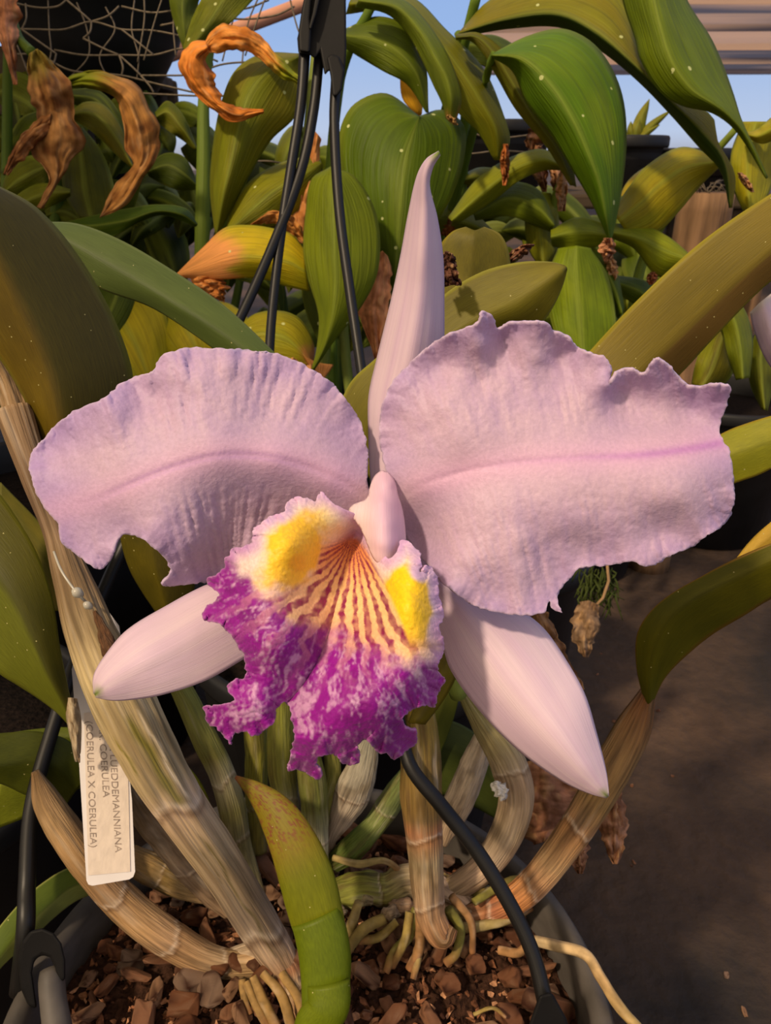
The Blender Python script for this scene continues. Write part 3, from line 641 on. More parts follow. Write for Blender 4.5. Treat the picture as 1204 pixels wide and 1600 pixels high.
# ------------------------------------------------------------------ orchid leaves, pseudobulbs, roots
OL, OD, OY, OG = (104, 100, 22), (66, 60, 12), (160, 152, 40), (92, 112, 62)
def leafcol(a, b, edge=None, mid=None, tip=None, split=None, spots=0):
    a, b = C3(*a), C3(*b)
    def g(u, v, x, y, s):
        c = mixc(a, b, .5+.6*fbm(u*2+s, v*5, s, 3))
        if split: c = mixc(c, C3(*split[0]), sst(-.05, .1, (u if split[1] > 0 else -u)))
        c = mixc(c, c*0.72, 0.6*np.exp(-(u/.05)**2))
        if mid: c = mixc(c, C3(*mid), .8*np.exp(-(u/.07)**2))
        if edge: c = mixc(c, C3(*edge), .7*sst(.9, 1, np.abs(u)))
        if tip: c = mixc(c, C3(*tip[1]), sst(tip[0], min(1, tip[0]+.2), v+.08*fbm(u*3, v*6, s, 4)))
        if spots: c = mixc(c, C3(108, 40, 48), spots*sst(.25, .45, noise(x/3.6, y/3.6, 0, 17))*sst(.42, .6, v))
        return c
    return g
def E(*pts): return list(pts)
def OLf(Lp, Mp, Rp, cf, nv=50, nu=21, power=1.3, wave=.0006, thick=.0018, seed=0, name='leaf', mat=None):
    return loft(name, Lp, Mp, Rp, mat or M_strap, orchid, cf, nv, nu, power, wave, 2, thick, 0, seed)
# broad olive leaf at the left edge, its sunlit left half painted paler
OLf(E((75, 720, .300), (58, 660, .296), (22, 590, .290), (-40, 500, .282), (-90, 400, .275), (-110, 300, .27)),
    E((85, 720, .296), (95, 660, .288), (70, 560, .282), (25, 460, .276), (-20, 370, .27), (-60, 290, .266)),
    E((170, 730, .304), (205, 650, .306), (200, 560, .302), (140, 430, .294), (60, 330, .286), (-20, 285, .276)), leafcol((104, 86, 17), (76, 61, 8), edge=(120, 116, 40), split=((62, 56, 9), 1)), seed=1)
# long grey green leaf crossing behind
OLf(E((60, 350, .33), (120, 352, .33), (190, 378, .328), (270, 425, .326), (350, 480, .324), (420, 545, .322), (470, 600, .32)),
    E((60, 352, .326), (120, 385, .324), (190, 425, .322), (265, 470, .32), (345, 520, .318), (410, 568, .317), (465, 610, .316)),
    E((60, 356, .33), (95, 400, .33), (150, 446, .328), (240, 480, .326), (330, 540, .324), (400, 595, .322), (455, 640, .32)), leafcol((80, 94, 42), (70, 84, 36), edge=(120, 128, 66)), seed=2)
# lower left dark leaf
OLf(E((-60, 700, .30), (-10, 760, .298), (20, 800, .296), (55, 860, .292), (80, 930, .29), (92, 1010, .29), (105, 1080, .292), (118, 1135, .295)),
    E((-120, 800, .29), (-60, 850, .288), (-20, 880, .286), (20, 930, .284), (50, 990, .284), (75, 1050, .286), (98, 1095, .29), (117, 1136, .294)),
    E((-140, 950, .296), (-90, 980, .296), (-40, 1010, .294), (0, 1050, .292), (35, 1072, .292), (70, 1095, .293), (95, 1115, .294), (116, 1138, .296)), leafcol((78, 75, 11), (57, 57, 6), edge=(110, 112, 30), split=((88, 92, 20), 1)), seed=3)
OLf(E((0, 755, .335), (60, 815, .334), (110, 875, .333), (150, 930, .333)), E((0, 775, .332), (55, 850, .331), (100, 910, .331), (148, 940, .333)), E((0, 810, .335), (45, 890, .334), (80, 950, .333), (140, 950, .333)),
    leafcol((111, 100, 21), (83, 82, 16)), seed=4)
# leaf behind the left petal, seen through the notch
OLf(E((185, 800, .30), (192, 850, .302), (205, 890, .305), (225, 925, .308), (245, 955, .31), (262, 985, .315)), E((235, 800, .296), (240, 850, .298), (250, 900, .301), (260, 940, .305), (268, 965, .309), (270, 986, .314)),
    E((300, 800, .30), (300, 850, .303), (305, 890, .306), (300, 930, .31), (290, 962, .313), (278, 986, .316)), leafcol((89, 79, 13), (70, 63, 8), split=((70, 62, 12), 1)), seed=5)
# leaf behind the upper sepal with pointed end
OLf(E((560, 720, .29), (530, 655, .288), (548, 600, .286), (590, 560, .284), (690, 466, .28), (750, 428, .277), (810, 412, .274), (860, 412, .272), (882, 418, .27)),
    E((590, 760, .286), (575, 680, .284), (600, 620, .281), (660, 560, .278), (740, 505, .274), (800, 478, .272), (845, 448, .27), (870, 428, .269), (883, 419, .27)),
    E((620, 780, .292), (620, 700, .29), (680, 620, .288), (740, 570, .286), (800, 528, .283), (840, 508, .28), (862, 478, .276), (876, 446, .273), (883, 420, .27)), leafcol((111, 104, 24), (89, 82, 16), edge=(150, 148, 60)), seed=6)
OLf(E((700, 520, .315), (680, 440, .314), (686, 390, .312), (705, 365, .31), (728, 357, .309)), E((735, 520, .312), (738, 440, .309), (740, 400, .307), (741, 375, .306), (741, 362, .307)),
    E((780, 520, .315), (795, 440, .314), (793, 395, .312), (780, 368, .31), (755, 357, .309)), leafcol((102, 93, 17), (81, 75, 12), edge=(140, 128, 40)), power=1.2, seed=7)
# long olive leaf rising to the right edge
OLf(E((700, 800, .33), (830, 650, .325), (925, 545, .32), (1000, 465, .312), (1100, 375, .304), (1210, 300, .296), (1330, 230, .29)),
    E((740, 850, .326), (890, 690, .32), (1010, 575, .313), (1100, 490, .306), (1180, 415, .298), (1260, 350, .292), (1360, 270, .288)),
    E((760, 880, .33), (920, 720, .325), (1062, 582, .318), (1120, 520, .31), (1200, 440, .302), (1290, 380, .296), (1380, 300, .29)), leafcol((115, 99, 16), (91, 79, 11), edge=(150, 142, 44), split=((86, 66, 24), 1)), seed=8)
# yellow green leaf at the right edge
OLf(E((1040, 760, .30), (1090, 705, .298), (1130, 678, .296), (1170, 662, .294), (1215, 648, .29), (1260, 640, .288)), E((1040, 765, .297), (1090, 740, .294), (1135, 715, .292), (1175, 700, .29), (1215, 688, .288), (1262, 680, .286)),
    E((1040, 775, .30), (1100, 770, .298), (1150, 752, .296), (1180, 742, .294), (1215, 726, .291), (1262, 715, .288)), leafcol((135, 133, 27), (117, 118, 21), edge=(150, 120, 40)), seed=9)
# big curved leaf on the right with a pale back half
OLf(E((1010, 1100, .325), (996, 1040, .318), (998, 985, .31), (1030, 942, .302), (1100, 898, .294), (1160, 868, .288), (1230, 840, .282), (1300, 820, .278)),
    E((1012, 1100, .322), (1015, 1040, .312), (1030, 990, .304), (1060, 950, .298), (1120, 915, .292), (1175, 890, .287), (1235, 865, .281), (1300, 850, .277)),
    E((1016, 1098, .325), (1035, 1060, .318), (1062, 1030, .312), (1110, 990, .306), (1160, 960, .30), (1200, 935, .296), (1250, 915, .29), (1310, 890, .284)), leafcol((85, 82, 7), (68, 68, 4), edge=(128, 90, 26)), seed=10)
OLf(E((1145, 880, .31), (1170, 850, .308), (1200, 820, .306), (1240, 790, .304)), E((1160, 880, .308), (1180, 858, .306), (1210, 835, .304), (1245, 812, .302)), E((1180, 885, .31), (1200, 868, .308), (1225, 852, .306), (1250, 840, .304)), leafcol((189, 154, 59), (167, 135, 43)), nv=16, nu=9, seed=11)
# low leaves at the left
OLf(E((140, 1210, .345), (110, 1160, .34), (60, 1143, .335), (10, 1145, .33), (-40, 1150, .325)), E((118, 1235, .342), (90, 1200, .336), (50, 1190, .332), (5, 1195, .327), (-40, 1200, .322)), E((100, 1262, .345), (70, 1250, .34), (40, 1240, .336), (0, 1222, .331), (-40, 1220, .328)),
    leafcol((68, 73, 9), (53, 59, 7)), seed=12)
OLf(E((130, 1180, .37), (95, 1168, .368), (45, 1176, .364), (0, 1190, .36)), E((130, 1190, .37), (90, 1200, .366), (45, 1215, .362), (0, 1230, .358)), E((125, 1230, .372), (90, 1245, .37), (40, 1275, .367), (-10, 1295, .364)), leafcol((111, 117, 24), (93, 100, 18)), seed=13)
OLf(E((140, 1142, .36), (100, 1138, .36), (50, 1142, .358), (10, 1148, .356)), E((140, 1155, .358), (100, 1152, .357), (55, 1153, .355), (10, 1156, .353)), E((140, 1175, .36), (100, 1172, .36), (60, 1170, .358), (10, 1168, .356)), leafcol((89, 97, 18), (78, 86, 16)), nv=16, seed=14)
OLf(E((160, 1352, .345), (110, 1355, .337), (60, 1385, .328), (20, 1425, .32), (-20, 1475, .312), (-60, 1530, .305)), E((160, 1372, .342), (110, 1385, .334), (70, 1418, .325), (30, 1455, .317), (-10, 1505, .309), (-60, 1560, .302)), E((155, 1392, .345), (120, 1405, .337), (80, 1435, .328), (45, 1470, .32), (0, 1510, .313), (-50, 1575, .306)),
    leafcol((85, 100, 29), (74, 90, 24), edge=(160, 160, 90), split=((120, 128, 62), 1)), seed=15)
OLf(E((270, 1180, .36), (290, 1195, .36), (312, 1222, .362), (330, 1260, .365), (338, 1300, .37)), E((275, 1200, .358), (292, 1215, .358), (305, 1240, .36), (318, 1270, .364), (332, 1300, .37)), E((280, 1235, .36), (290, 1250, .36), (300, 1270, .362), (312, 1290, .366), (328, 1305, .37)), leafcol((122, 120, 24), (102, 106, 18)), nv=18, nu=11, seed=16)
# dark green leaves behind the stems, centre right
OLf(E((650, 1140, .43), (700, 1125, .43), (760, 1160, .43), (800, 1210, .43), (830, 1280, .435)), E((650, 1170, .427), (700, 1170, .427), (750, 1200, .427), (790, 1245, .428), (825, 1285, .434)), E((650, 1230, .43), (690, 1240, .43), (740, 1260, .43), (780, 1280, .432), (820, 1292, .435)), leafcol((66, 75, 27), (53, 63, 21)), seed=17)
OLf(E((560, 1290, .42), (600, 1240, .42), (640, 1180, .42), (690, 1060, .415), (700, 1030, .41)), E((575, 1290, .417), (615, 1245, .417), (660, 1185, .417), (700, 1080, .413), (708, 1032, .41)), E((590, 1300, .42), (640, 1250, .42), (680, 1190, .42), (716, 1090, .415), (716, 1032, .41)), leafcol((83, 88, 24), (68, 73, 18)), seed=18)
OLf(E((640, 1130, .30), (655, 1090, .30), (680, 1040, .30), (690, 990, .30)), E((650, 1130, .297), (672, 1090, .297), (694, 1040, .297), (700, 990, .298)), E((662, 1130, .30), (694, 1088, .30), (716, 1040, .30), (716, 990, .30)), leafcol((102, 90, 13), (78, 68, 9)), nv=18, nu=9, seed=19)

def bulb(pts, stops, seed, name='pseudobulb', streak=.3, rings=(), nu=44, mat=None, flat=1, rough=.08, cleft=()):
    g = colv(stops, streak)
    def cf(v, t, s):
        c = g(v, t, s)
        for (v0, v1, t0, w_, cc) in cleft:
            tt = t0+.12*noise(v*30, 0, 0, seed); c = mixc(c, C3(*cc), .9*sst(v0, v0+.02, v)*sst(v1, v1-.02, v)*np.exp(-((t-tt)/(w_*(1+.5*noise(v*60, 1, 0, seed))))**2))
        for r_ in rings:
            rr = r_+.012*np.sin(t*2+seed)
            rr = rr+.008*noise(np.cos(t)*4, np.sin(t)*4, seed, 3); c = mixc(c, C3(222, 204, 180), .45*np.exp(-((v-rr)/.006)**2)); c = mixc(c, C3(84, 54, 34), .55*np.exp(-((v-rr-.012)/.007)**2)); c = mixc(c, c*.8+.06, .5*sst(rr-.12, rr-.0, v)*(v < rr))
        return c
    p = [list(q) for q in pts]
    o = tube(name, p, mat or M_bulb, orchid, cf, 14*len(p), nu, flat, rough, seed, True, 8.0, .05)
    return o
GREY, TAN, GRN, BRN, PAP = (176, 160, 130), (170, 132, 88), (124, 126, 56), (146, 92, 50), (196, 176, 150)
bz = lambda px, py, up=0.0: dz(py, BZ+.012+up)
main_bulb = bulb([(20, 640, .292, 26), (55, 740, .290, 22), (88, 830, .288, 20), (112, 905, .284, 28), (140, 985, .280, 38), (185, 1085, .277, 46), (235, 1180, .280, 44), (290, 1270, .290, 38), (345, 1350, .305, 34), (395, 1430, .320, 32), (425, 1480, .328, 30), (455, 1530, .326, 22)],
     [(0, (150, 120, 86)), (.15, (120, 96, 74)), (.3, (150, 124, 92)), (.45, (196, 176, 130)), (.62, (190, 166, 120)), (.66, (212, 180, 144)), (.74, (186, 162, 124)), (.86, (150, 130, 106)), (.93, (206, 178, 148)), (1, (150, 110, 76))], 2, rings=(.66, .9), nu=80, cleft=((.5, .665, 2.0, .16, (112, 104, 24)), (.5, .665, 2.35, .05, (226, 206, 170)), (.52, .60, 1.25, .05, (120, 108, 30)), (.70, .95, 1.95, .07, (96, 84, 44)), (.72, .8, 1.6, .04, (110, 92, 60))), streak=.4, rough=.11)
bulb([(-20, 540, .30, 14), (12, 600, .298, 19), (40, 690, .296, 22), (70, 770, .294, 20), (92, 850, .292, 12)], [(0, (120, 96, 66)), (.5, (176, 142, 100)), (1, (150, 118, 84))], 22, 'papery_sheath', .55, rough=.25)
tag(bulb([(148, 955, .272, 3), (160, 985, .270, 8), (172, 1015, .269, 12), (178, 1040, .270, 9), (182, 1060, .270, 2)], [(0, (120, 84, 54)), (1, (96, 64, 42))], 44, 'papery_sheath', .5, rough=.3), 'dark torn brown sheath')
bulb([(205, 1220, .325, 26), (240, 1275, .330, 30), (285, 1330, .335, 30), (330, 1385, .340, 26), (362, 1420, .343, 18)], [(0, (110, 96, 76)), (.5, (138, 118, 96)), (.75, (120, 100, 80)), (1, (164, 136, 106))], 3, rings=(.62,), streak=.5)
bulb([(55, 1205, .315, 6), (75, 1255, .316, 22), (110, 1310, .318, 26), (160, 1375, .322, 27), (215, 1430, .326, 27), (270, 1470, .328, 27), (320, 1498, .330, 24), (370, 1508, .331, 22), (430, 1500, .332, 26)],
     [(0, (130, 100, 66)), (.15, (170, 138, 96)), (.4, (158, 120, 76)), (.55, (186, 148, 102)), (.7, (176, 138, 96)), (.85, (190, 158, 116)), (1, (170, 134, 94))], 4, rings=(.44, .66, .84), streak=.35)
bulb([(200, 1340, .345, 20), (240, 1360, .345, 24), (290, 1385, .346, 20), (350, 1400, .348, 14)], [(0, (160, 128, 84)), (.4, (132, 108, 60)), (1, (180, 150, 112))], 5, rings=(.35,))
bulb([(262, 1040, .345, 12), (290, 1090, .345, 17), (318, 1150, .348, 20), (345, 1205, .352, 20), (362, 1260, .358, 21), (375, 1330, .366, 19), (400, 1400, .358, 14)], [(0, GRN), (.4, (126, 124, 60)), (.5, (176, 168, 130)), (.62, (134, 128, 74)), (1, (150, 138, 98))], 6, rings=(.5, .74))
bulb([(392, 1090, .37, 17), (400, 1160, .37, 18), (400, 1240, .372, 17), (402, 1330, .375, 15)], [(0, (136, 132, 46)), (.6, (124, 120, 44)), (1, (130, 120, 60))], 7, rings=(.7,))
bulb([(440, 1060, .345, 17), (438, 1130, .347, 21), (440, 1200, .35, 22), (446, 1240, .353, 19), (450, 1300, .357, 18), (470, 1380, .362, 15)], [(0, (132, 134, 50)), (.5, (140, 138, 60)), (.58, (176, 170, 130)), (.7, (128, 126, 64)), (1, (140, 132, 84))], 8, rings=(.56,))
bulb([(478, 1150, .34, 14), (486, 1210, .343, 22), (492, 1270, .347, 21), (494, 1310, .35, 19), (498, 1370, .354, 17), (512, 1410, .355, 14)], [(0, (110, 110, 40)), (.4, (118, 122, 60)), (.62, (186, 180, 146)), (.7, (136, 130, 82)), (1, (148, 132, 96))], 9, rings=(.6,))
bulb([(512, 1150, .35, 10), (520, 1200, .353, 13), (512, 1250, .357, 12), (505, 1300, .36, 9)], [(0, (140, 138, 60)), (1, (150, 148, 80))], 10)
bulb([(580, 1140, .345, 10), (568, 1190, .348, 22), (550, 1240, .352, 28), (532, 1280, .356, 18), (516, 1320, .36, 7), (525, 1365, .362, 6)], [(0, (150, 148, 130)), (.4, (176, 166, 146)), (.6, (186, 168, 146)), (1, (170, 140, 110))], 11, rings=(.45,), streak=.5, flat=.5)
bulb([(640, 1200, .365, 10), (615, 1245, .362, 19), (585, 1290, .36, 18), (545, 1330, .358, 20), (520, 1350, .358, 14)], [(0, (110, 122, 60)), (.5, (122, 132, 70)), (.7, (90, 106, 40)), (1, (84, 100, 36))], 12, rings=(.4,), streak=.4)
bulb([(650, 1090, .318, 24), (655, 1140, .316, 29), (657, 1210, .316, 32), (660, 1270, .317, 32), (664, 1330, .319, 28), (667, 1390, .322, 25), (672, 1430, .323, 22), (690, 1462, .322, 20), (702, 1445, .324, 15)],
     [(0, (160, 132, 50)), (.2, (134, 112, 56)), (.45, (128, 100, 52)), (.5, (176, 116, 70)), (.62, (158, 140, 108)), (.8, (176, 140, 104)), (1, (166, 116, 76))], 13, rings=(.53, .8), streak=.55)
bulb([(760, 1140, .375, 14), (742, 1190, .372, 21), (722, 1240, .368, 23), (700, 1285, .366, 20), (690, 1320, .365, 8)], [(0, (190, 170, 140)), (.5, (206, 184, 154)), (1, (186, 158, 126))], 14, streak=.35)
bulb([(720, 1075, .34, 10), (755, 1130, .34, 20), (790, 1185, .341, 27), (806, 1240, .343, 27), (792, 1300, .347, 26), (760, 1350, .351, 23), (715, 1385, .353, 20), (680, 1400, .354, 14)],
     [(0, (120, 116, 60)), (.25, (176, 160, 110)), (.4, (184, 156, 126)), (.6, (186, 164, 132)), (.8, (198, 168, 140)), (1, (150, 130, 90))], 15, rings=(.36, .74))
bulb([(1012, 1080, .325, 12), (992, 1130, .326, 25), (965, 1185, .328, 29), (930, 1245, .33, 28), (895, 1300, .333, 26), (855, 1355, .337, 24), (810, 1400, .341, 22), (765, 1425, .344, 22), (710, 1440, .346, 18)],
     [(0, (110, 66, 34)), (.2, (138, 108, 70)), (.38, (146, 116, 72)), (.48, (186, 136, 86)), (.62, (180, 146, 104)), (.78, (196, 130, 76)), (.86, (166, 96, 52)), (1, (180, 146, 112))], 16, rings=(.48, .72, .88), streak=.5)
bulb([(350, 1500, .334, 12), (400, 1490, .333, 20), (440, 1500, .33, 25), (462, 1545, .322, 24), (482, 1590, .312, 24), (500, 1640, .304, 22)], [(0, PAP), (.3, (186, 160, 130)), (.5, (150, 100, 66)), (.62, (206, 176, 136)), (.8, (176, 120, 76)), (1, (130, 90, 50))], 17, 'rhizome', .35, rings=(.45, .62, .8))
bulb([(520, 1400, .352, 22), (560, 1388, .353, 26), (600, 1390, .354, 24), (640, 1375, .356, 22), (700, 1400, .353, 22), (740, 1430, .349, 18)], [(0, (120, 124, 50)), (.3, (140, 140, 60)), (.6, (188, 160, 130)), (1, (200, 172, 148))], 18, 'rhizome', .5, rings=(.3, .55), rough=.3)
# knobbly rhizome bits
rk = random.Random(3)
for k in range(16):
    x, y = rk.uniform(500, 780), rk.uniform(1370, 1440); a_ = rk.uniform(-.6, .6); l_ = rk.uniform(14, 34)
    d_ = bz(x, y, .004)
    bulb([(x-l_*cos(a_), y-l_*sin(a_)*.6, d_, 3), (x, y-4, d_-.002, rk.uniform(7, 13)), (x+l_*cos(a_), y+l_*sin(a_)*.6, d_, 3)], [(0, rk.choice([(150, 146, 84), (190, 160, 130), (120, 124, 56)])), (1, rk.choice([(190, 170, 140), (150, 110, 76)]))], 60+k, 'dry_bract', .5, rough=.4, nu=16)
tag(bulb([(768, 1226, .333, 3), (776, 1230, .331, 8), (784, 1238, .331, 9), (790, 1246, .333, 3)], [(0, (232, 228, 220)), (1, (214, 208, 200))], 91, 'dried_sap', .2, rough=.8), 'white crust')
# new shoot
shoot = subempty('new_shoot', orchid)
def shcol(v, t, s):
    c = mixc(C3(108, 112, 14), C3(94, 98, 10), .5+.5*fbm(np.cos(t)*2, v*4, 0, 4))
    c = mixc(c, C3(118, 104, 22), sst(.38, .6, v)); c = mixc(c, C3(136, 74, 44), .8*sst(.94, 1, v))
    sp_ = sst(.18, .32, noise(np.cos(t)*17+4, v*75, np.sin(t)*9, 18)); return mixc(c, C3(112, 46, 40), .75*sp_*sst(.5, .66, v))
tube('shoot_tip', [(512, 1500, .298, 35), (494, 1430, .298, 42), (478, 1370, .299, 43), (456, 1315, .302, 38), (430, 1270, .306, 30), (400, 1238, .31, 17), (368, 1214, .314, 3)][0:], M_strap, shoot, shcol, 150, 72, .45, .02, 2)
tube('shoot_sheath', [(498, 1620, .286, 26), (503, 1590, .289, 32), (508, 1540, .292, 38), (507, 1490, .294, 41), (500, 1455, .2955, 41), (492, 1432, .2965, 39)], M_strap, shoot, solid(C3(92, 106, 8), C3(78, 92, 6)), 30, 26, .6, .015, 5)
tube('shoot_sheath', [(490, 1625, .290, 30), (492, 1600, .288, 32), (512, 1575, .2865, 33), (514, 1545, .288, 33.5), (513, 1535, .2885, 33)], M_strap, shoot, solid(C3(98, 110, 10), C3(80, 94, 6)), 20, 26, .65, .015, 6)
# roots
def root(pts, c=(176, 160, 96), s=0, r_=None):
    q = [(x, y, bz(x, y, up), rr) for (x, y, up, rr) in pts]
    tube('root', q, M_root, orchid, colv([(0, c), (.6, tuple(int(k*.92) for k in c)), (1, (140, 96, 60))], .35), 10*len(q), 10, 1, .12, s)
for k, q in enumerate([
    [(600, 1435, .012, 8), (570, 1450, .012, 9), (545, 1480, .006, 9), (530, 1510, 0, 7)], [(560, 1410, .02, 7), (548, 1450, .008, 8), (542, 1478, 0, 5)],
    [(650, 1420, .02, 7), (640, 1460, .01, 8), (615, 1490, .004, 8), (602, 1520, 0, 6)], [(655, 1430, .02, 7), (655, 1480, .008, 8), (640, 1515, 0, 8)],
    [(640, 1425, .02, 7), (632, 1470, .012, 7), (612, 1510, .0, 6)], [(660, 1440, .014, 6), (652, 1500, .004, 6), (645, 1530, 0, 5)],
    [(700, 1420, .02, 8), (718, 1450, .012, 8), (712, 1490, .004, 7), (696, 1505, .0, 7)], [(705, 1400, .022, 7), (735, 1440, .012, 6), (738, 1490, .0, 5)],
    [(620, 1440, .01, 6), (590, 1465, .006, 7), (560, 1470, .004, 7)], [(720, 1450, .006, 8), (760, 1445, .006, 8), (800, 1435, .006, 6), (830, 1420, .0, 4)],
    [(740, 1410, .016, 6), (780, 1385, .016, 7), (810, 1375, .012, 6), (815, 1400, .004, 4)], [(780, 1485, 0, 7), (810, 1488, .004, 7), (830, 1472, .006, 7), (850, 1470, .008, 6)],
    [(740, 1585, .0, 3), (770, 1575, .004, 3), (790, 1590, .002, 3)], [(520, 1340, .02, 5), (560, 1350, .02, 6), (600, 1345, .02, 5), (630, 1365, .01, 5)],
    [(385, 1535, .006, 6), (400, 1570, .004, 7), (420, 1610, 0, 6)], [(395, 1525, .012, 6), (412, 1565, .006, 8), (440, 1620, 0, 8)], [(378, 1530, .006, 6), (382, 1560, .002, 6), (392, 1585, 0, 4)],
    [(410, 1520, .014, 6), (440, 1555, .01, 8), (455, 1600, .004, 9), (470, 1640, 0, 8)], [(440, 1520, .014, 7), (470, 1570, .01, 8), (470, 1620, .002, 8)]]):
    root(q, [(150, 130, 70), (168, 148, 92), (128, 122, 54), (164, 122, 78)][k % 4] if k < 14 else (160, 128, 76), k)
tube('root', [(835, 1470, .326, 8), (870, 1478, .318, 8.5), (915, 1492, .31, 8.5), (940, 1530, .304, 8.5), (965, 1570, .30, 8.5), (1000, 1610, .298, 8)], M_root, orchid, colv([(0, (206, 182, 140)), (.6, (190, 156, 106)), (1, (176, 150, 90))], .3), 50, 12, 1, .1, 77)
loft('papery_sheath', E((104, 1090, .293), (104, 1120, .29), (112, 1160, .29), (118, 1190, .292)), E((112, 1090, .29), (116, 1125, .286), (120, 1160, .287), (122, 1190, .291)), E((120, 1092, .293), (126, 1125, .29), (126, 1160, .29), (124, 1192, .292)), M_dry, orchid, lambda u, v, x, y, s: mixc(C3(206, 190, 160), C3(150, 124, 92), .5+.7*fbm(u*4, v*9, 1, 3)), 20, 9, 1.2, .001, 3, .0005, .002, 3)
# dry brown remains on the plant
DRYC = (((176, 126, 84), (128, 78, 46)))
def dcol(a=(186, 128, 74), b=(138, 84, 42), g=None):
    a = tuple(min(255, int(q*1.08+8)) for q in a)
    def f(u, v, x, y, s):
        c = mixc(C3(*a), C3(*b), .5+.8*fbm(x/18.+s, y/18., s, 6)); c = mixc(c, C3(214, 170, 116), .4*sst(.3, .7, noise(u*6+s, v*9, s, 2)))
        c = mixc(c, C3(84, 48, 24), .35*sst(.15, .6, fbm(u*3+s, v*14, s, 8)))
        if g: c = mixc(C3(*g[0]), c, sst(g[1]-.12, g[1]+.12, v+.1*fbm(u*2, v*4, s, 7)))
        return c
    return f
def dry(par, Lp, Mp, Rp, s, cf=None, name='dried_leaf', cr=.004, wave=.004, thick=.0006):
    def wd(Ep):
        e_, m_ = spl(Ep, 12), spl(Mp, 12); e_[:, :2] = m_[:, :2]+(e_[:, :2]-m_[:, :2])*1.22; return e_
    Lp, Rp = wd(Lp), wd(Rp)
    return loft(name, Lp, Mp, Rp, M_dry, par, cf or dcol(), 80, 25, 1.1, wave, 4, thick, cr, s, .22)
dry(orchid, E((830, 955, .33), (842, 1000, .33), (872, 1050, .332), (890, 1080, .335)), E((838, 952, .325), (856, 1000, .327), (884, 1050, .33), (898, 1080, .334)), E((850, 955, .33), (872, 1000, .33), (896, 1050, .332), (908, 1078, .335)), 5, dcol((150, 112, 76), (110, 74, 48)))
dry(orchid, E((690, 400, .262), (688, 425, .262), (696, 448, .264)), E((696, 392, .26), (702, 420, .26), (706, 445, .263)), E((704, 396, .262), (714, 420, .262), (716, 446, .264)), 6, dcol((112, 74, 56), (72, 44, 34)))
dry(orchid, E((822, 1190, .40), (815, 1240, .40), (822, 1290, .40), (835, 1320, .402)), E((850, 1185, .395), (850, 1240, .392), (855, 1280, .394), (850, 1315, .40)), E((900, 1190, .40), (912, 1230, .40), (900, 1270, .40), (868, 1300, .402)), 7, dcol((176, 124, 92), (126, 84, 58)))
for (x, y, h_, w_, s) in ((960, 1235, 115, 20, 8), (905, 1290, 75, 14, 9)):
    dry(orchid, E((x-3, y, .36), (x-w_, y+h_*.4, .36), (x-w_*.6, y+h_*.8, .36), (x-2, y+h_, .36)), E((x, y, .357), (x, y+h_*.4, .354), (x, y+h_*.8, .356), (x, y+h_, .36)), E((x+8, y, .36), (x+w_*.9, y+h_*.4, .36), (x+w_*.5, y+h_*.8, .36), (x+4, y+h_, .36)), s, dcol((176, 130, 100), (130, 88, 62)))

# ------------------------------------------------------------------ hanger, label
hang = thing('pot_hanger', 'black plastic three-strand hanger rising from the orchid pot past the flower', 'pot hanger', P(505, 60, .40))
def sbox(name, outline, d0, d1, mat, parent, dfun=None):
    """solid plate of real depth with a traced outline"""
    n = len(outline); V = [P(x, y, d0) for x, y in outline]+[P(x, y, d1) for x, y in outline]
    fs = [tuple(range(n)), tuple(range(2*n-1, n-1, -1))]+[(i, i+n, (i+1) % n+n, (i+1) % n) for i in range(n)]
    o = make(name, V, fs, mat, parent, smooth=False)
    bv = o.modifiers.new('bevel', 'BEVEL'); bv.width = .0012; bv.segments = 3; bv.limit_method = 'ANGLE'; bv.angle_limit = radians(40)
    return o
sbox('hanger_head', [(480, -30), (540, -30), (541, 80), (538, 118), (531, 140), (524, 128), (520, 108), (512, 112), (507, 118), (500, 80), (492, 92), (484, 86), (466, 84), (464, 60), (474, 20)], .397, .410, M_black, hang)
sbox('hanger_rib', [(472, 10), (481, -30), (489, -30), (484, 30), (486, 46), (484, 82), (467, 80), (466, 50)], .392, .399, M_black, hang)
sbox('hanger_rib', [(497, -30), (506, -30), (494, 22), (486, 46), (482, 44), (488, 20)], .391, .399, M_black, hang)
sbox('hanger_rib', [(510, 90), (518, 84), (530, 88), (538, 110), (534, 140), (527, 150), (519, 150), (516, 118)], .392, .400, M_black, hang)
lft = P(20, 1500, 1)
def rimpt(ang): return Vector((PX+(PR+.007)*cos(ang), PY+(PR+.007)*sin(ang), PZ-.008))
def backpx(v):
    dv = Vector(v)-Vector((0, 0, H)); d = dv.y*CS-dv.z*SN; up = dv.y*SN+dv.z*CS
    return (602+F*dv.x/d, 800-F*up/d, d)
blk = solid(C3(24, 23, 22), C3(17, 16, 16))
M_strand = vmat('black_strand', rough=0.42, spec=0.3, nscale=(40, 3, 1), coord='UV', bump=0.2, vary=0.2)
rl = backpx(rimpt(radians(176))); rb_ = backpx(rimpt(radians(95))); rr_ = backpx(rimpt(radians(-28)))
tube('strand', [(476, 76, .402, 9), (470, 160, .402, 8), (455, 260, .402, 8), (437, 380, .400, 7.5), (421, 545, .398, 7.5), (418, 800, .395, 7.5), (440, 1100, .40, 7), (rb_[0], rb_[1], rb_[2], 7)], M_strand, hang, blk, 60, 12)
tube('strand', [(499, 80, .406, 8), (490, 170, .405, 8), (472, 260, .404, 8), (440, 350, .40, 8), (376, 495, .39, 8), (290, 660, .375, 8), (190, 860, .355, 10), (130, 1000, .345, 10), (85, 1130, .335, 11), (50, 1260, .325, 12), (42, 1380, .315, 13), (40, 1450, .306, 14), (rl[0], rl[1]-10, rl[2]-.002, 13)], M_strand, hang, blk, 90, 12)
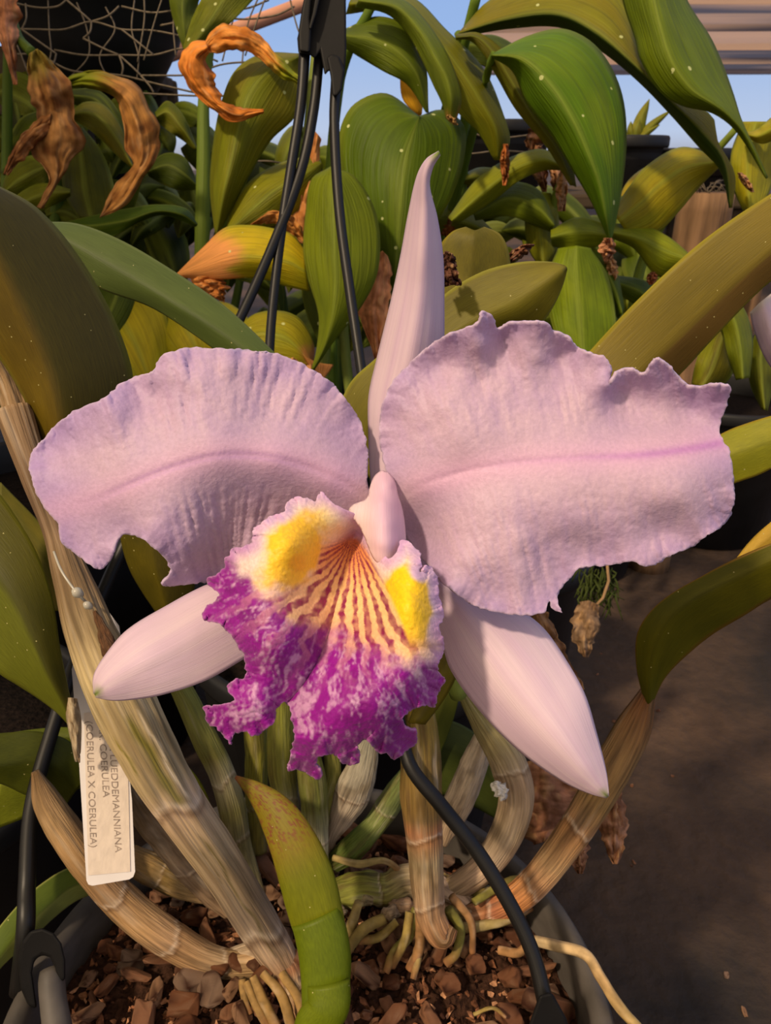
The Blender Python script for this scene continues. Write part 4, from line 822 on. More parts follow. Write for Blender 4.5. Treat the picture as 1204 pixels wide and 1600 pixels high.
tube('strand', [(526, 118, .402, 9), (522, 190, .400, 8), (530, 330, .394, 8), (547, 460, .386, 8), (567, 600, .376, 8), (590, 800, .35, 8), (610, 1000, .325, 9), (636, 1185, .302, 11), (690, 1260, .298, 12), (745, 1330, .296, 12), (800, 1420, .292, 12), (832, 1490, .288, 12), (850, 1560, .284, 13), (868, 1640, .280, 15)], M_strand, hang, blk, 110, 14)
sbox('strand_clip', [(28, 1500), (34, 1472), (48, 1454), (66, 1450), (84, 1458), (96, 1474), (102, 1500), (102, 1532), (90, 1536), (86, 1512), (78, 1496), (66, 1492), (54, 1500), (50, 1520), (54, 1548), (58, 1576), (44, 1572), (32, 1544)], rl[2]-.016, rl[2]-.005, M_black, hang)
tube('clip_peg', [(78, 1514, rl[2]-.012, 15), (80, 1530, rl[2]-.014, 19), (84, 1570, rl[2]-.018, 20), (92, 1620, rl[2]-.024, 22)], M_pot, hang, solid(C3(70, 69, 70)), 16, 20)
sbox('strand_clip', [(842, 1555), (862, 1550), (884, 1590), (900, 1640), (812, 1640), (826, 1600)], .278, .288, M_black, hang)

# plant label
lab = thing('plant_label', 'white plastic plant label with faded printed paper strip, tied among the stems', 'plant label', P(170, 1380, .300))
tgd = lambda y: .300+(1380-y)*.00000
def tagpt(x, y, off=0): return P(x, y, .302-(1380-y)*-.000012-off)
def plate(name, out, o0, o1, mat, par, bev=.0003):
    n = len(out); V = [tagpt(x, y, o1) for x, y in out]+[tagpt(x, y, o0) for x, y in out]
    fs = [tuple(range(n)), tuple(range(2*n-1, n-1, -1))]+[(i, i+n, (i+1) % n+n, (i+1) % n) for i in range(n)]
    return make(name, V, fs, mat, par, smooth=False)
plate('plastic_tag', [(112, 1046), (125, 1000), (139, 950), (142, 934), (152, 932), (186, 978), (188, 992), (184, 1004), (190, 1100), (206, 1250), (211, 1362), (208, 1370), (202, 1374), (144, 1384), (138, 1382), (135, 1376), (124, 1200)], 0, .0012, M_tag, lab)
lab_paper = plate('paper_label', [(131, 1114), (196, 1106), (200, 1200), (203.5, 1362), (138, 1368)], .0012, .00155, M_paper, lab)
def lettering(body, x0, y0, x1, y1, capw):
    cu = bpy.data.curves.new('lettering', 'FONT'); cu.body = body; cu.size = 1
    o = bpy.data.objects.new('tmp', cu); col.objects.link(o); dg = bpy.context.evaluated_depsgraph_get(); dg.update()
    me = bpy.data.meshes.new_from_object(o.evaluated_get(dg)); col.objects.unlink(o); bpy.data.objects.remove(o)
    co = np.zeros(len(me.vertices)*3); me.vertices.foreach_get('co', co); co = co.reshape(-1, 3); W = co[:, 0].max()
    V = []
    for q in co:
        t = q[0]/W; v = q[1]/.7*capw
        V.append(tagpt(x0+(x1-x0)*t+v, y0+(y1-y0)*t, .0017))
    fs = [tuple(p.vertices) for p in me.polygons]
    o = make('lettering', V, fs, M_ink, lab_paper, smooth=False); o.matrix_parent_inverse = Matrix.Identity(4)
    return o
lettering('- C. LUEDDEMANNIANA', 170, 1148, 180, 1332, 10.5)
lettering('VAR. COERULEA', 153, 1122, 161, 1246, 10.5)
lettering('(COERULEA X COERULEA)', 134, 1126, 141, 1324, 10.5)
tube('tie_line', [(84, 862, .262, 1.8), (95, 890, .258, 2), (112, 916, .256, 2), (124, 930, .256, 2.5), (134, 940, .262, 2), (146, 944, .29, 2)], M_line, lab, solid(C3(206, 202, 188)), 24, 8)
for (x, y, r_) in ((121, 926, 8.5), (137, 946, 6.5)):
    tube('knot', [(x-r_, y-r_*.5, .257, 1), (x-r_*.5, y-r_*.3, .2565, r_*.8), (x, y, .2565, r_), (x+r_*.6, y+r_*.4, .257, r_*.7), (x+r_, y+r_*.7, .258, 1)], M_line, lab, solid(C3(210, 206, 196)), 16, 10)
# ------------------------------------------------------------------ background plants
G1, G2, G3, G4, YG = (84, 118, 24), (68, 100, 18), (52, 82, 22), (112, 136, 28), (142, 154, 30)
def bplant(label, px, py, d): 
    v = P(px, py, d); return thing('broad_leaved_plant', label, 'plant', (v.x, v.y, 0.0), None)
def bcol(a, b, mid=None, tip=None, half=None, edge=(150, 160, 60)):
    warm = lambda q: C3(min(255, q[0]*1.13+6), q[1]*.97, q[2]*.6)
    a, b = warm(a), warm(b)
    def g(u, v, x, y, s):
        c = mixc(a, b, .5+.7*fbm(u*1.5+s, v*3, s, 3, 3)); c = mixc(c, C3(150, 164, 30), .3*sst(.1, .7, fbm(u*2+s, v*2.5, s, 21, 3))); c = mixc(c, c*.8, .5*sst(.1, .6, noise(u*3+s, v*22+np.abs(u)*9, s, 23)))
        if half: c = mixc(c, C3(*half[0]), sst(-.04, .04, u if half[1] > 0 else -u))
        c = mixc(c, C3(*(mid or (150, 164, 64))), .42*np.exp(-(u/.04)**2))
        c = mixc(c, C3(*edge), .6*sst(.93, 1, np.abs(u)))
        if tip: c = mixc(c, C3(*tip[1]), sst(tip[0]-.08, tip[0]+.08, v+.1*fbm(u*2+s, v*5, s, 4)))
        return c
    return g
def BL(par, Lp, Mp, Rp, cf, s=0, wave=.006, power=1.5, spots=True, nv=44, nu=19):
    return loft('leaf', Lp, Mp, Rp, M_broad if spots else M_broad2, par, cf, nv, nu, power, wave, 1.6, .0007, 0, s)
def zz(pts, d): return [(p[0], p[1], (p[2] if len(p) > 2 else d)) for p in pts]

# --- upper right plant with the great arching leaves
pa = bplant('tall plant at upper right with huge arching glossy green leaves dotted white', 760, 300, .62)
BL(pa, E((960, -60, .50), (975, 10, .495), (992, 60, .49), (1000, 92, .488), (1030, 142, .486), (1066, 165, .484), (1112, 176, .484), (1150, 205, .486), (1196, 278, .49)),
   E((1010, -70, .475), (1020, 0, .47), (1035, 60, .468), (1050, 100, .468), (1080, 140, .470), (1110, 160, .472), (1135, 178, .476), (1165, 212, .482), (1197, 279, .489)),
   E((1050, -60, .50), (1075, 5, .50), (1110, 60, .498), (1130, 105, .496), (1146, 150, .494), (1155, 180, .49), (1163, 200, .488), (1180, 235, .488), (1199, 278, .49)), bcol((100, 140, 26), (84, 124, 22)), 1, .003)
BL(pa, E((716, 58, .58), (800, 44, .57), (880, 44, .56), (945, 84, .55), (1000, 130, .54), (1050, 182, .535), (1090, 228, .53), (1126, 268, .528), (1139, 325, .53)),
   E((716, 52, .56), (790, 30, .55), (870, 22, .54), (930, 50, .53), (990, 100, .52), (1050, 160, .518), (1095, 205, .518), (1130, 250, .522), (1141, 325, .529)),
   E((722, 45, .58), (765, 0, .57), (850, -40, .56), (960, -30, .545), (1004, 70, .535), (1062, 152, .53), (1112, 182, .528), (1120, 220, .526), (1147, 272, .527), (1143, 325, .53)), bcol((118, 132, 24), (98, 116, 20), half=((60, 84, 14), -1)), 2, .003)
BL(pa, E((766, 88, .52), (800, 110, .515), (822, 160, .51), (862, 212, .508), (892, 262, .508), (922, 312, .51), (940, 350, .512), (952, 378, .515)),
   E((768, 86, .50), (815, 92, .49), (860, 135, .485), (895, 190, .484), (918, 240, .486), (936, 290, .492), (946, 340, .50), (953, 378, .513)),
   E((770, 84, .52), (826, 56, .515), (882, 46, .51), (932, 74, .51), (967, 134, .51), (978, 205, .51), (970, 300, .512), (954, 378, .515)), bcol((84, 138, 22), (68, 120, 18)), 3, .002)
BL(pa, E((712, 62, .56), (732, 62, .555), (752, 80, .55), (775, 118, .55), (805, 170, .548), (850, 225, .548), (890, 290, .55)), E((712, 58, .55), (745, 58, .545), (772, 85, .54), (800, 130, .54), (830, 180, .54), (870, 235, .545), (895, 290, .55)),
   E((712, 54, .56), (748, 52, .555), (790, 82, .55), (835, 130, .55), (870, 190, .55), (890, 240, .55), (900, 292, .55)), bcol((104, 122, 22), (84, 104, 18)), 4)
BL(pa, E((540, 22, .62), (600, 18, .60), (650, 60, .59), (685, 120, .585), (715, 175, .583), (745, 205, .585), (772, 250, .59)), E((545, 5, .60), (620, 8, .58), (680, 60, .57), (720, 110, .568), (755, 165, .57), (775, 205, .575), (777, 250, .587)),
   E((550, -5, .62), (640, -5, .60), (695, 45, .59), (755, 108, .585), (788, 185, .585), (796, 222, .588), (780, 250, .59)), bcol((110, 134, 26), (92, 116, 22)), 5, .003)
BL(pa, E((555, 10, .57), (605, 22, .565), (636, 52, .56), (660, 96, .555), (678, 135, .553), (690, 160, .553), (697, 186, .555)), E((560, 0, .56), (620, 12, .55), (655, 48, .545), (680, 90, .543), (698, 125, .543), (704, 155, .545), (702, 187, .553)),
   E((565, -12, .57), (630, 0, .565), (670, 40, .56), (700, 88, .555), (717, 135, .555), (720, 160, .555), (712, 188, .555)), bcol((96, 132, 32), (78, 114, 22), tip=(.97, (170, 120, 60))), 6, .002)
BL(pa, E((535, 72, .60), (560, 88, .598), (600, 112, .595), (636, 132, .593), (666, 176, .593)), E((538, 55, .59), (575, 60, .583), (620, 80, .58), (650, 115, .582), (667, 176, .592)), E((540, 45, .60), (590, 26, .598), (640, 45, .595), (664, 100, .594), (669, 176, .593)), bcol((86, 124, 26), (70, 104, 18)), 7)
BL(pa, E((724, 60, .66), (770, 55, .66), (810, 75, .66), (840, 100, .66)), E((724, 70, .65), (770, 75, .65), (810, 95, .65), (845, 120, .65)), E((724, 90, .66), (770, 110, .66), (810, 130, .66), (840, 135, .66)), bcol(G2, G3), 8)
for q in ([(600, 640, .66, 9), (640, 400, .66, 9), (690, 200, .65, 9), (722, 80, .60, 8), (745, -10, .57, 8)], [(700, 640, .68, 9), (720, 300, .66, 9), (730, 110, .62, 8), (722, 70, .6, 7), (715, 52, .59, 6)], [(520, 640, .68, 9), (515, 300, .66, 8), (530, 130, .64, 8), (548, 70, .61, 8), (580, 10, .59, 7), (596, -40, .59, 6)],
          [(640, 600, .68, 8), (700, 350, .66, 8), (745, 180, .6, 7), (765, 100, .55, 6), (770, 84, .51, 4)]):
    tube('stem', q, M_broad2, pa, solid(C3(120, 146, 50), C3(96, 124, 36)), 40, 12)
tube('yellow_leaf_stalk', [(636, -20, .66, 14), (632, 60, .66, 13), (636, 110, .66, 12), (645, 150, .66, 17), (656, 180, .66, 3)], M_broad2, pa, solid(C3(236, 180, 40), C3(214, 160, 24)), 30, 12, .5)
for (x, y, x2, y2, w_) in ((850, 190, 830, 240, 16), (862, 230, 880, 330, 9), (835, 215, 850, 300, 12), (868, 270, 872, 300, 8), (840, 180, 832, 205, 8)):
    d_ = .64
    dry(pa, E((x-w_*.5, y, d_), ((x+x2)/2-w_, (y+y2)/2, d_), (x2-2, y2, d_)), E((x, y, d_-.01), ((x+x2)/2, (y+y2)/2, d_-.01), (x2, y2, d_)), E((x+w_*.5, y, d_), ((x+x2)/2+w_, (y+y2)/2, d_), (x2+2, y2, d_)), x % 13, dcol((196, 146, 104), (150, 100, 66)), cr=.008)

# --- centre plant behind the upper sepal
pb = bplant('plant behind the upright sepal with a broad heart-based leaf and drooping tongues', 600, 600, .72)
BL(pb, E((655, 182, .60), (602, 146, .60), (552, 164, .60), (530, 210, .60), (534, 275, .60), (558, 340, .60), (588, 400, .605), (612, 470, .61)), E((655, 182, .585), (646, 205, .58), (634, 240, .576), (628, 280, .574), (625, 330, .576), (622, 380, .582), (618, 425, .59), (614, 470, .608)),
   E((655, 182, .60), (690, 172, .60), (724, 196, .60), (724, 250, .60), (706, 305, .60), (680, 352, .60), (646, 415, .605), (616, 470, .61)), bcol((74, 116, 22), (60, 100, 18)), 11, .003)
BL(pb, E((515, 262, .55), (487, 280, .55), (478, 330, .55), (474, 390, .55), (482, 435, .55), (498, 495, .548), (494, 550, .548), (486, 578, .55)), E((516, 264, .535), (518, 300, .53), (520, 350, .528), (522, 400, .53), (524, 445, .533), (518, 500, .538), (505, 545, .543), (488, 578, .549)),
   E((518, 262, .55), (552, 275, .55), (582, 320, .55), (593, 370, .55), (588, 430, .55), (562, 482, .55), (522, 532, .55), (490, 579, .55)), bcol((108, 144, 30), (90, 126, 26)), 12, .003)
BL(pb, E((372, 510, .58), (400, 490, .58), (440, 486, .58), (470, 500, .58), (490, 540, .58), (485, 590, .58)), E((372, 530, .57), (405, 520, .568), (440, 525, .567), (465, 545, .568), (482, 570, .572), (492, 595, .579)), E((376, 590, .58), (410, 610, .58), (440, 610, .58), (470, 605, .58), (520, 570, .58), (500, 600, .58)),
   bcol((142, 158, 40), (120, 144, 34), tip=(.72, (190, 130, 70))), 13, .003)
BL(pb, E((350, 368, .60), (364, 320, .60), (394, 280, .60), (440, 254, .60), (478, 246, .60), (500, 250, .60)), E((352, 368, .59), (385, 335, .585), (420, 305, .583), (450, 285, .583), (478, 270, .585), (502, 255, .595)), E((354, 370, .60), (400, 362, .60), (440, 350, .60), (472, 325, .60), (492, 290, .60), (504, 258, .60)), bcol((120, 142, 30), (100, 126, 26)), 14)
BL(pb, E((480, 350, .615), (470, 420, .615), (476, 480, .615), (500, 540, .615)), E((500, 345, .605), (492, 410, .602), (498, 475, .604), (505, 540, .612)), E((540, 350, .615), (530, 420, .615), (525, 480, .615), (512, 540, .615)), bcol(G2, G3), 15)
BL(pb, E((476, 390, .57), (455, 366, .568), (430, 358, .566), (390, 352, .565), (352, 356, .565), (318, 386, .565), (274, 430, .566)), E((478, 425, .56), (450, 410, .556), (420, 404, .554), (385, 402, .554), (350, 408, .556), (315, 420, .56), (275, 431, .565)),
   E((484, 455, .57), (450, 448, .568), (420, 438, .567), (385, 434, .566), (350, 436, .566), (315, 436, .566), (276, 432, .566)), bcol((176, 186, 30), (140, 166, 30), tip=(.55, (222, 156, 84))), 16, .004)
dry(pb, E((300, 432, .568), (318, 452, .568), (345, 470, .57)), E((320, 432, .562), (335, 448, .562), (347, 470, .568)), E((345, 432, .568), (352, 446, .568), (349, 472, .57)), 3, dcol((206, 136, 66), (170, 100, 44)))
dry(pb, E((492, 205, .60), (478, 260, .60), (466, 310, .60), (456, 350, .60), (470, 380, .60)), E((496, 210, .593), (488, 260, .59), (478, 310, .59), (474, 350, .592), (476, 382, .598)), E((500, 215, .60), (496, 262, .60), (490, 310, .60), (492, 350, .60), (482, 385, .60)), 4, dcol((214, 152, 92), (180, 116, 60)))
dry(pb, E((392, 350, .575), (420, 345, .575), (450, 360, .575), (474, 378, .575)), E((400, 345, .57), (425, 334, .568), (452, 348, .568), (476, 380, .573)), E((404, 342, .575), (425, 330, .573), (458, 340, .573), (478, 378, .575)), 5, dcol((190, 128, 60), (150, 92, 40)))
dry(pb, E((590, 396, .58), (574, 430, .58), (563, 480, .58), (578, 530, .58), (586, 562, .58)), E((597, 392, .573), (588, 440, .57), (582, 485, .57), (586, 530, .573), (588, 563, .579)), E((603, 398, .58), (608, 440, .58), (608, 490, .58), (598, 535, .58), (590, 564, .58)), 6, dcol((206, 142, 96), (168, 104, 66)))
dry(pb, E((430, 575, .57), (455, 570, .57), (490, 575, .57)), E((440, 600, .565), (460, 600, .563), (485, 600, .565)), E((470, 625, .57), (480, 620, .57), (490, 605, .57)), 7, dcol((206, 146, 96), (160, 100, 60)))
for q in ([(470, 300, .62, 6), (480, 200, .62, 6), (490, 100, .62, 6), (500, 20, .62, 5)], [(500, 640, .66, 9), (515, 450, .64, 8), (520, 330, .6, 6), (516, 264, .55, 4)], [(620, 700, .70, 9), (626, 450, .66, 8), (640, 250, .62, 6), (655, 182, .6, 4)], [(560, 700, .67, 8), (540, 560, .66, 8), (536, 420, .65, 7), (560, 330, .65, 6)]):
    tube('stem', q, M_broad2, pb, solid(C3(150, 160, 76), C3(110, 130, 46)), 30, 10)

# --- left centre plant
pc = bplant('plant with a thick pale green stem and one broad upright leaf right of it', 318, 500, .78)
BL(pc, E((468, 84, .60), (410, 84, .60), (368, 110, .60), (346, 160, .60), (334, 220, .60), (328, 290, .60), (336, 366, .60)), E((469, 88, .59), (425, 105, .582), (392, 140, .578), (375, 190, .576), (364, 240, .576), (350, 300, .58), (338, 366, .598)),
   E((470, 90, .60), (472, 130, .60), (462, 180, .60), (424, 218, .60), (396, 262, .60), (370, 310, .60), (340, 368, .60)), bcol((112, 130, 30), (92, 116, 22)), 21, .003)
tube('stem', [(300, 640, .72, 10), (312, 500, .71, 11), (316, 350, .70, 11.5), (318, 250, .70, 11), (318, 160, .70, 9), (325, 90, .70, 8), (345, -20, .70, 7)], M_broad2, pc, solid(C3(120, 140, 46), C3(96, 118, 36)), 40, 14)
dry(pc, E((474, 135, .575), (440, 118, .57), (412, 92, .568), (380, 76, .567), (340, 80, .567), (318, 80, .568)), E((474, 130, .57), (440, 105, .562), (412, 76, .56), (380, 58, .558), (345, 58, .56), (318, 76, .566)), E((474, 126, .575), (442, 96, .57), (410, 62, .568), (380, 44, .567), (340, 46, .567), (318, 70, .568)), 8,
    dcol((224, 150, 66), (190, 112, 36), g=((150, 156, 30), .30)))
dry(pc, E((322, 66, .566), (296, 72, .565), (283, 98, .564), (296, 132, .563), (330, 168, .562), (362, 188, .562), (412, 176, .563)), E((324, 74, .555), (306, 88, .552), (302, 112, .55), (318, 142, .55), (345, 168, .552), (372, 180, .555), (412, 174, .561)),
    E((326, 82, .566), (322, 100, .565), (332, 122, .564), (338, 146, .563), (356, 164, .562), (380, 172, .562), (412, 171, .563)), 9, dcol((216, 136, 50), (176, 98, 30)))
BL(pc, E((262, -30, .66), (268, 20, .66), (286, 75, .66)), E((285, -30, .65), (285, 20, .65), (290, 76, .655)), E((320, -30, .66), (305, 20, .66), (293, 76, .66)), bcol(G1, G2), 22)
BL(pc, E((286, 76, .65), (300, 30, .65), (330, -30, .65)), E((292, 80, .64), (330, 30, .64), (365, -30, .64)), E((300, 82, .65), (350, 45, .65), (415, -20, .65)), bcol((110, 134, 26), (84, 112, 20)), 23)
BL(pc, E((228, 262, .72), (258, 240, .72), (288, 246, .72), (310, 290, .72)), E((230, 268, .71), (262, 258, .71), (288, 272, .71), (310, 292, .718)), E((232, 275, .72), (258, 290, .72), (284, 298, .72), (308, 296, .72)), bcol(G2, G3), 24, spots=False)
BL(pc, E((242, 176, .73), (262, 158, .73), (286, 180, .73), (308, 232, .73)), E((244, 182, .72), (262, 175, .72), (284, 200, .72), (306, 232, .728)), E((246, 190, .73), (262, 204, .73), (284, 218, .73), (304, 234, .73)), bcol((104, 124, 32), G2), 25, spots=False)

# --- left plant
pd = bplant('shaded plant at the far left with crumpled brown leaves hanging from it', 120, 560, .76)
BL(pd, E((100, 348, .66), (150, 336, .655), (200, 326, .65), (245, 320, .65), (290, 326, .655), (308, 350, .66)), E((102, 352, .65), (150, 352, .642), (200, 344, .64), (245, 330, .64), (285, 336, .648), (308, 352, .658)), E((104, 358, .66), (135, 374, .655), (175, 370, .65), (215, 348, .65), (255, 336, .655), (306, 354, .66)), bcol((70, 112, 26), (56, 96, 24)), 31, spots=False)
for k, (Lq, Mq, Rq, dd, ca, cb) in enumerate([
    ([(108, 178), (132, 160), (162, 164), (188, 198), (209, 262)], [(108, 180), (136, 176), (160, 188), (184, 220), (209, 263)], [(108, 184), (136, 200), (160, 220), (184, 244), (208, 264)], .65, (112, 128, 30), (88, 110, 24)),
    ([(112, 198), (98, 240), (100, 300), (124, 342)], [(118, 200), (126, 240), (132, 300), (142, 342)], [(128, 198), (158, 236), (178, 290), (178, 338)], .68, (78, 100, 20), (60, 82, 16)),
    ([(2, 300), (14, 266), (44, 244), (82, 250)], [(4, 302), (28, 282), (54, 268), (84, 256)], [(6, 306), (40, 304), (66, 290), (86, 262)], .66, (92, 116, 30), (74, 98, 22)),
    ([(10, 322), (34, 300), (66, 286), (110, 296)], [(12, 326), (40, 314), (72, 302), (110, 300)], [(14, 332), (44, 332), (80, 322), (110, 306)], .65, (106, 130, 36), (84, 110, 26)),
    ([(0, 270), (10, 226), (34, 184), (66, 172)], [(4, 272), (28, 236), (48, 204), (68, 180)], [(10, 276), (46, 250), (66, 220), (72, 186)], .70, (66, 94, 24), (50, 76, 20)),
    ([(108, 140), (150, 140), (180, 166), (205, 220)], [(108, 148), (150, 156), (175, 186), (202, 230)], [(110, 160), (140, 176), (168, 204), (200, 238)], .69, (64, 92, 28), (52, 78, 22)),
    ([(70, 330), (96, 312), (126, 320), (150, 360)], [(72, 336), (98, 330), (122, 342), (146, 364)], [(74, 344), (96, 350), (118, 362), (142, 368)], .70, (84, 112, 30), (70, 94, 24)),
    ([(120, 330), (150, 322), (190, 300), (212, 262)], [(124, 342), (158, 338), (196, 314), (216, 272)], [(130, 356), (168, 356), (206, 330), (222, 280)], .72, (70, 104, 30), (52, 80, 20))]):
    BL(pd, zz(Lq, dd), zz(Mq, dd-.01), zz(Rq, dd), bcol(ca, cb), 32+k, spots=False, nv=26, nu=13)
for k, (px, py, tx, ty, w_) in enumerate([(250, 440, 330, 620, 62), (150, 430, 250, 640, 70), (330, 470, 400, 660, 46), (60, 350, 20, 540, 40), (200, 400, 130, 560, 45)]):
    a, b_, c_ = rib([(px, py, .66), ((px+tx)/2+10, (py+ty)/2, .63), (tx, ty, .64)], w_, dl=.012, dr=.012)
    BL(pd if k > 2 else pc, a, b_, c_, bcol((158, 172, 40), (128, 150, 30)) if k < 3 else bcol(G2, G3), 45+k, spots=False)
DK = .60
dry(pd, E((-20, -30, .62), (-8, 40, .62), (10, 90, .62), (21, 132, .62)), E((8, -30, .61), (8, 40, .608), (16, 90, .61), (24, 133, .618)), E((22, -30, .62), (28, 30, .62), (24, 80, .62), (27, 132, .62)), 10, dcol((206, 140, 98), (160, 100, 62)))
dry(pd, E((46, 84, DK), (50, 130, DK), (62, 180, DK), (60, 235, DK), (78, 280, DK), (58, 324, DK)), E((58, 76, DK-.006), (74, 130, DK-.012), (88, 185, DK-.014), (86, 235, DK-.012), (88, 280, DK-.008), (62, 325, DK)), E((66, 82, DK), (96, 120, DK), (108, 165, DK), (120, 208, DK), (108, 250, DK), (66, 326, DK)), 11, dcol((176, 126, 70), (132, 84, 44), g=((150, 130, 50), .12)), cr=.009, wave=.007)
dry(pd, E((80, 176, .596), (50, 196, .596), (22, 232, .596), (6, 272, .598)), E((78, 190, .59), (52, 208, .59), (28, 236, .592), (9, 273, .597)), E((84, 202, .596), (58, 218, .596), (36, 244, .596), (12, 274, .598)), 12, dcol((176, 120, 66), (132, 82, 42)))
dry(pd, E((96, 130, .61), (130, 113, .605), (165, 116, .60), (208, 138, .598), (238, 188, .596), (240, 244, .596), (216, 290, .598), (196, 318, .60), (156, 340, .602)), E((98, 134, .60), (134, 124, .594), (168, 132, .588), (200, 160, .584), (216, 200, .582), (222, 246, .584), (204, 286, .588), (186, 312, .593), (156, 340, .60)),
    E((102, 139, .61), (140, 136, .605), (176, 148, .60), (195, 186, .598), (204, 236, .596), (212, 262, .596), (190, 280, .598), (174, 308, .60), (156, 340, .602)), 13, dcol((180, 126, 62), (136, 86, 40), g=((128, 136, 24), .22)), cr=.007)
for q in ([(20, 20, .64, 5), (30, 60, .63, 7), (50, 82, .61, 8)], [(60, 640, .72, 9), (80, 400, .70, 9), (96, 250, .68, 8), (98, 136, .62, 6)], [(130, 640, .74, 9), (135, 480, .72, 9), (100, 300, .70, 7), (60, 150, .66, 6)], [(0, 640, .72, 8), (10, 300, .7, 8), (12, 100, .66, 7), (14, 0, .63, 5)]):
    tube('stem', q, M_broad2, pd, solid(C3(100, 122, 40), C3(80, 104, 34)), 30, 10)

# --- right plant
pe = bplant('bushy plant at the right with pale yellow green leaves fanning out', 930, 560, .72)
for k, (Lq, Mq, Rq, dd, ca, cb) in enumerate([
    ([(700, 340), (745, 280), (800, 245), (850, 234), (884, 262)], [(705, 345), (755, 300), (808, 262), (850, 250), (884, 263)], [(712, 350), (765, 318), (812, 282), (850, 266), (882, 266)], .60, (126, 154, 34), (100, 132, 28)),
    ([(735, 330), (790, 286), (840, 296), (868, 350)], [(740, 336), (795, 310), (840, 325), (866, 352)], [(742, 344), (795, 338), (835, 352), (860, 362)], .62, (92, 128, 28), (74, 108, 22)),
    ([(1124, 248), (1066, 230), (1014, 256), (984, 290), (956, 332)], [(1124, 252), (1070, 262), (1028, 290), (1002, 316), (966, 345)], [(1122, 262), (1092, 292), (1062, 328), (1026, 364), (985, 372)], .60, (136, 150, 24), (112, 132, 20)),
    ([(1034, 252), (1000, 266), (976, 290), (962, 330)], [(1034, 258), (1006, 280), (986, 305), (966, 335)], [(1034, 268), (1014, 296), (996, 320), (972, 340)], .64, (168, 176, 36), (150, 162, 30)),
    ([(1160, 190), (1142, 240), (1144, 290), (1164, 336)], [(1180, 190), (1168, 240), (1168, 290), (1172, 336)], [(1215, 190), (1215, 240), (1205, 290), (1184, 336)], .60, (146, 164, 34), (122, 146, 28)),
    ([(1204, 184), (1186, 200), (1172, 206), (1160, 206)], [(1220, 192), (1194, 208), (1180, 213), (1162, 208)], [(1230, 205), (1200, 222), (1186, 224), (1164, 212)], .58, (150, 168, 40), (130, 150, 30)),
    ([(872, 388), (856, 430), (858, 490), (880, 560)], [(900, 384), (900, 430), (905, 490), (910, 560)], [(922, 388), (948, 430), (962, 500), (960, 560)], .58, (106, 148, 26), (88, 130, 20)),
    ([(905, 400), (930, 392), (960, 420), (975, 480)], [(905, 408), (935, 412), (958, 445), (972, 490)], [(910, 430), (935, 440), (950, 470), (965, 498)], .61, (74, 116, 20), (60, 98, 16)),
    ([(950, 350), (1004, 352), (1046, 372), (1084, 404)], [(952, 362), (1004, 374), (1042, 392), (1082, 408)], [(956, 372), (990, 388), (1028, 432), (1070, 420)], .60, (122, 152, 30), (98, 132, 24)),
    ([(925, 290), (965, 305), (1000, 320), (1018, 362)], [(925, 300), (960, 318), (992, 336), (1014, 364)], [(925, 312), (955, 334), (985, 354), (1010, 368)], .62, (110, 140, 30), (90, 120, 24)),
    ([(860, 360), (900, 340), (940, 350), (962, 372)], [(860, 370), (900, 362), (940, 366), (960, 374)], [(862, 384), (900, 392), (936, 384), (958, 378)], .61, (116, 150, 30), (92, 128, 24)),
    ([(830, 300), (820, 340), (826, 390), (846, 420)], [(842, 300), (842, 340), (846, 390), (850, 420)], [(860, 302), (872, 340), (870, 390), (856, 420)], .64, (112, 136, 32), (88, 116, 24)),
    ([(960, 430), (1010, 440), (1040, 470), (1060, 520)], [(960, 440), (1004, 458), (1032, 490), (1052, 524)], [(960, 456), (996, 480), (1020, 508), (1044, 530)], .64, (80, 120, 26), (62, 98, 20)),
    ([(1130, 460), (1160, 480), (1175, 530), (1170, 590)], [(1126, 470), (1146, 500), (1156, 545), (1160, 592)], [(1115, 480), (1128, 520), (1138, 560), (1150, 594)], .52, (110, 140, 40), (84, 116, 30)),
    ([(1120, 500), (1100, 530), (1086, 570), (1080, 600)], [(1135, 505), (1124, 540), (1110, 580), (1095, 605)], [(1150, 510), (1150, 550), (1140, 590), (1115, 610)], .54, (100, 116, 26), (76, 92, 20)),
    ([(1180, 520), (1168, 556), (1172, 600), (1190, 640)], [(1190, 520), (1188, 560), (1190, 600), (1194, 640)], [(1215, 520), (1212, 560), (1208, 600), (1198, 642)], .56, (96, 120, 36), (70, 94, 28)),
    ([(640, 330), (690, 320), (735, 330), (770, 360)], [(640, 345), (690, 342), (732, 350), (768, 364)], [(640, 360), (690, 366), (730, 370), (764, 370)], .66, (100, 130, 30), (80, 106, 22)),
    ([(720, 275), (750, 262), (790, 270), (820, 300)], [(722, 282), (752, 276), (788, 286), (818, 304)], [(724, 290), (752, 292), (786, 300), (812, 308)], .66, (120, 144, 34), (92, 120, 26))]):
    BL(pe, zz(Lq, dd), zz(Mq, dd-.012), zz(Rq, dd), bcol(ca, cb), 60+k, nv=30, nu=15, spots=False)
for q in ([(820, 700, .70, 9), (845, 450, .66, 8), (862, 330, .64, 7), (884, 262, .62, 7)], [(900, 700, .70, 9), (925, 480, .66, 8), (950, 350, .62, 7)], [(980, 700, .68, 9), (1000, 420, .66, 8), (1100, 260, .62, 6), (1150, 200, .60, 5)], [(1120, 640, .62, 7), (1128, 540, .60, 6), (1150, 430, .60, 5)]):
    tube('stem', q, M_broad2, pe, solid(C3(140, 156, 60), C3(110, 132, 40)), 30, 10)
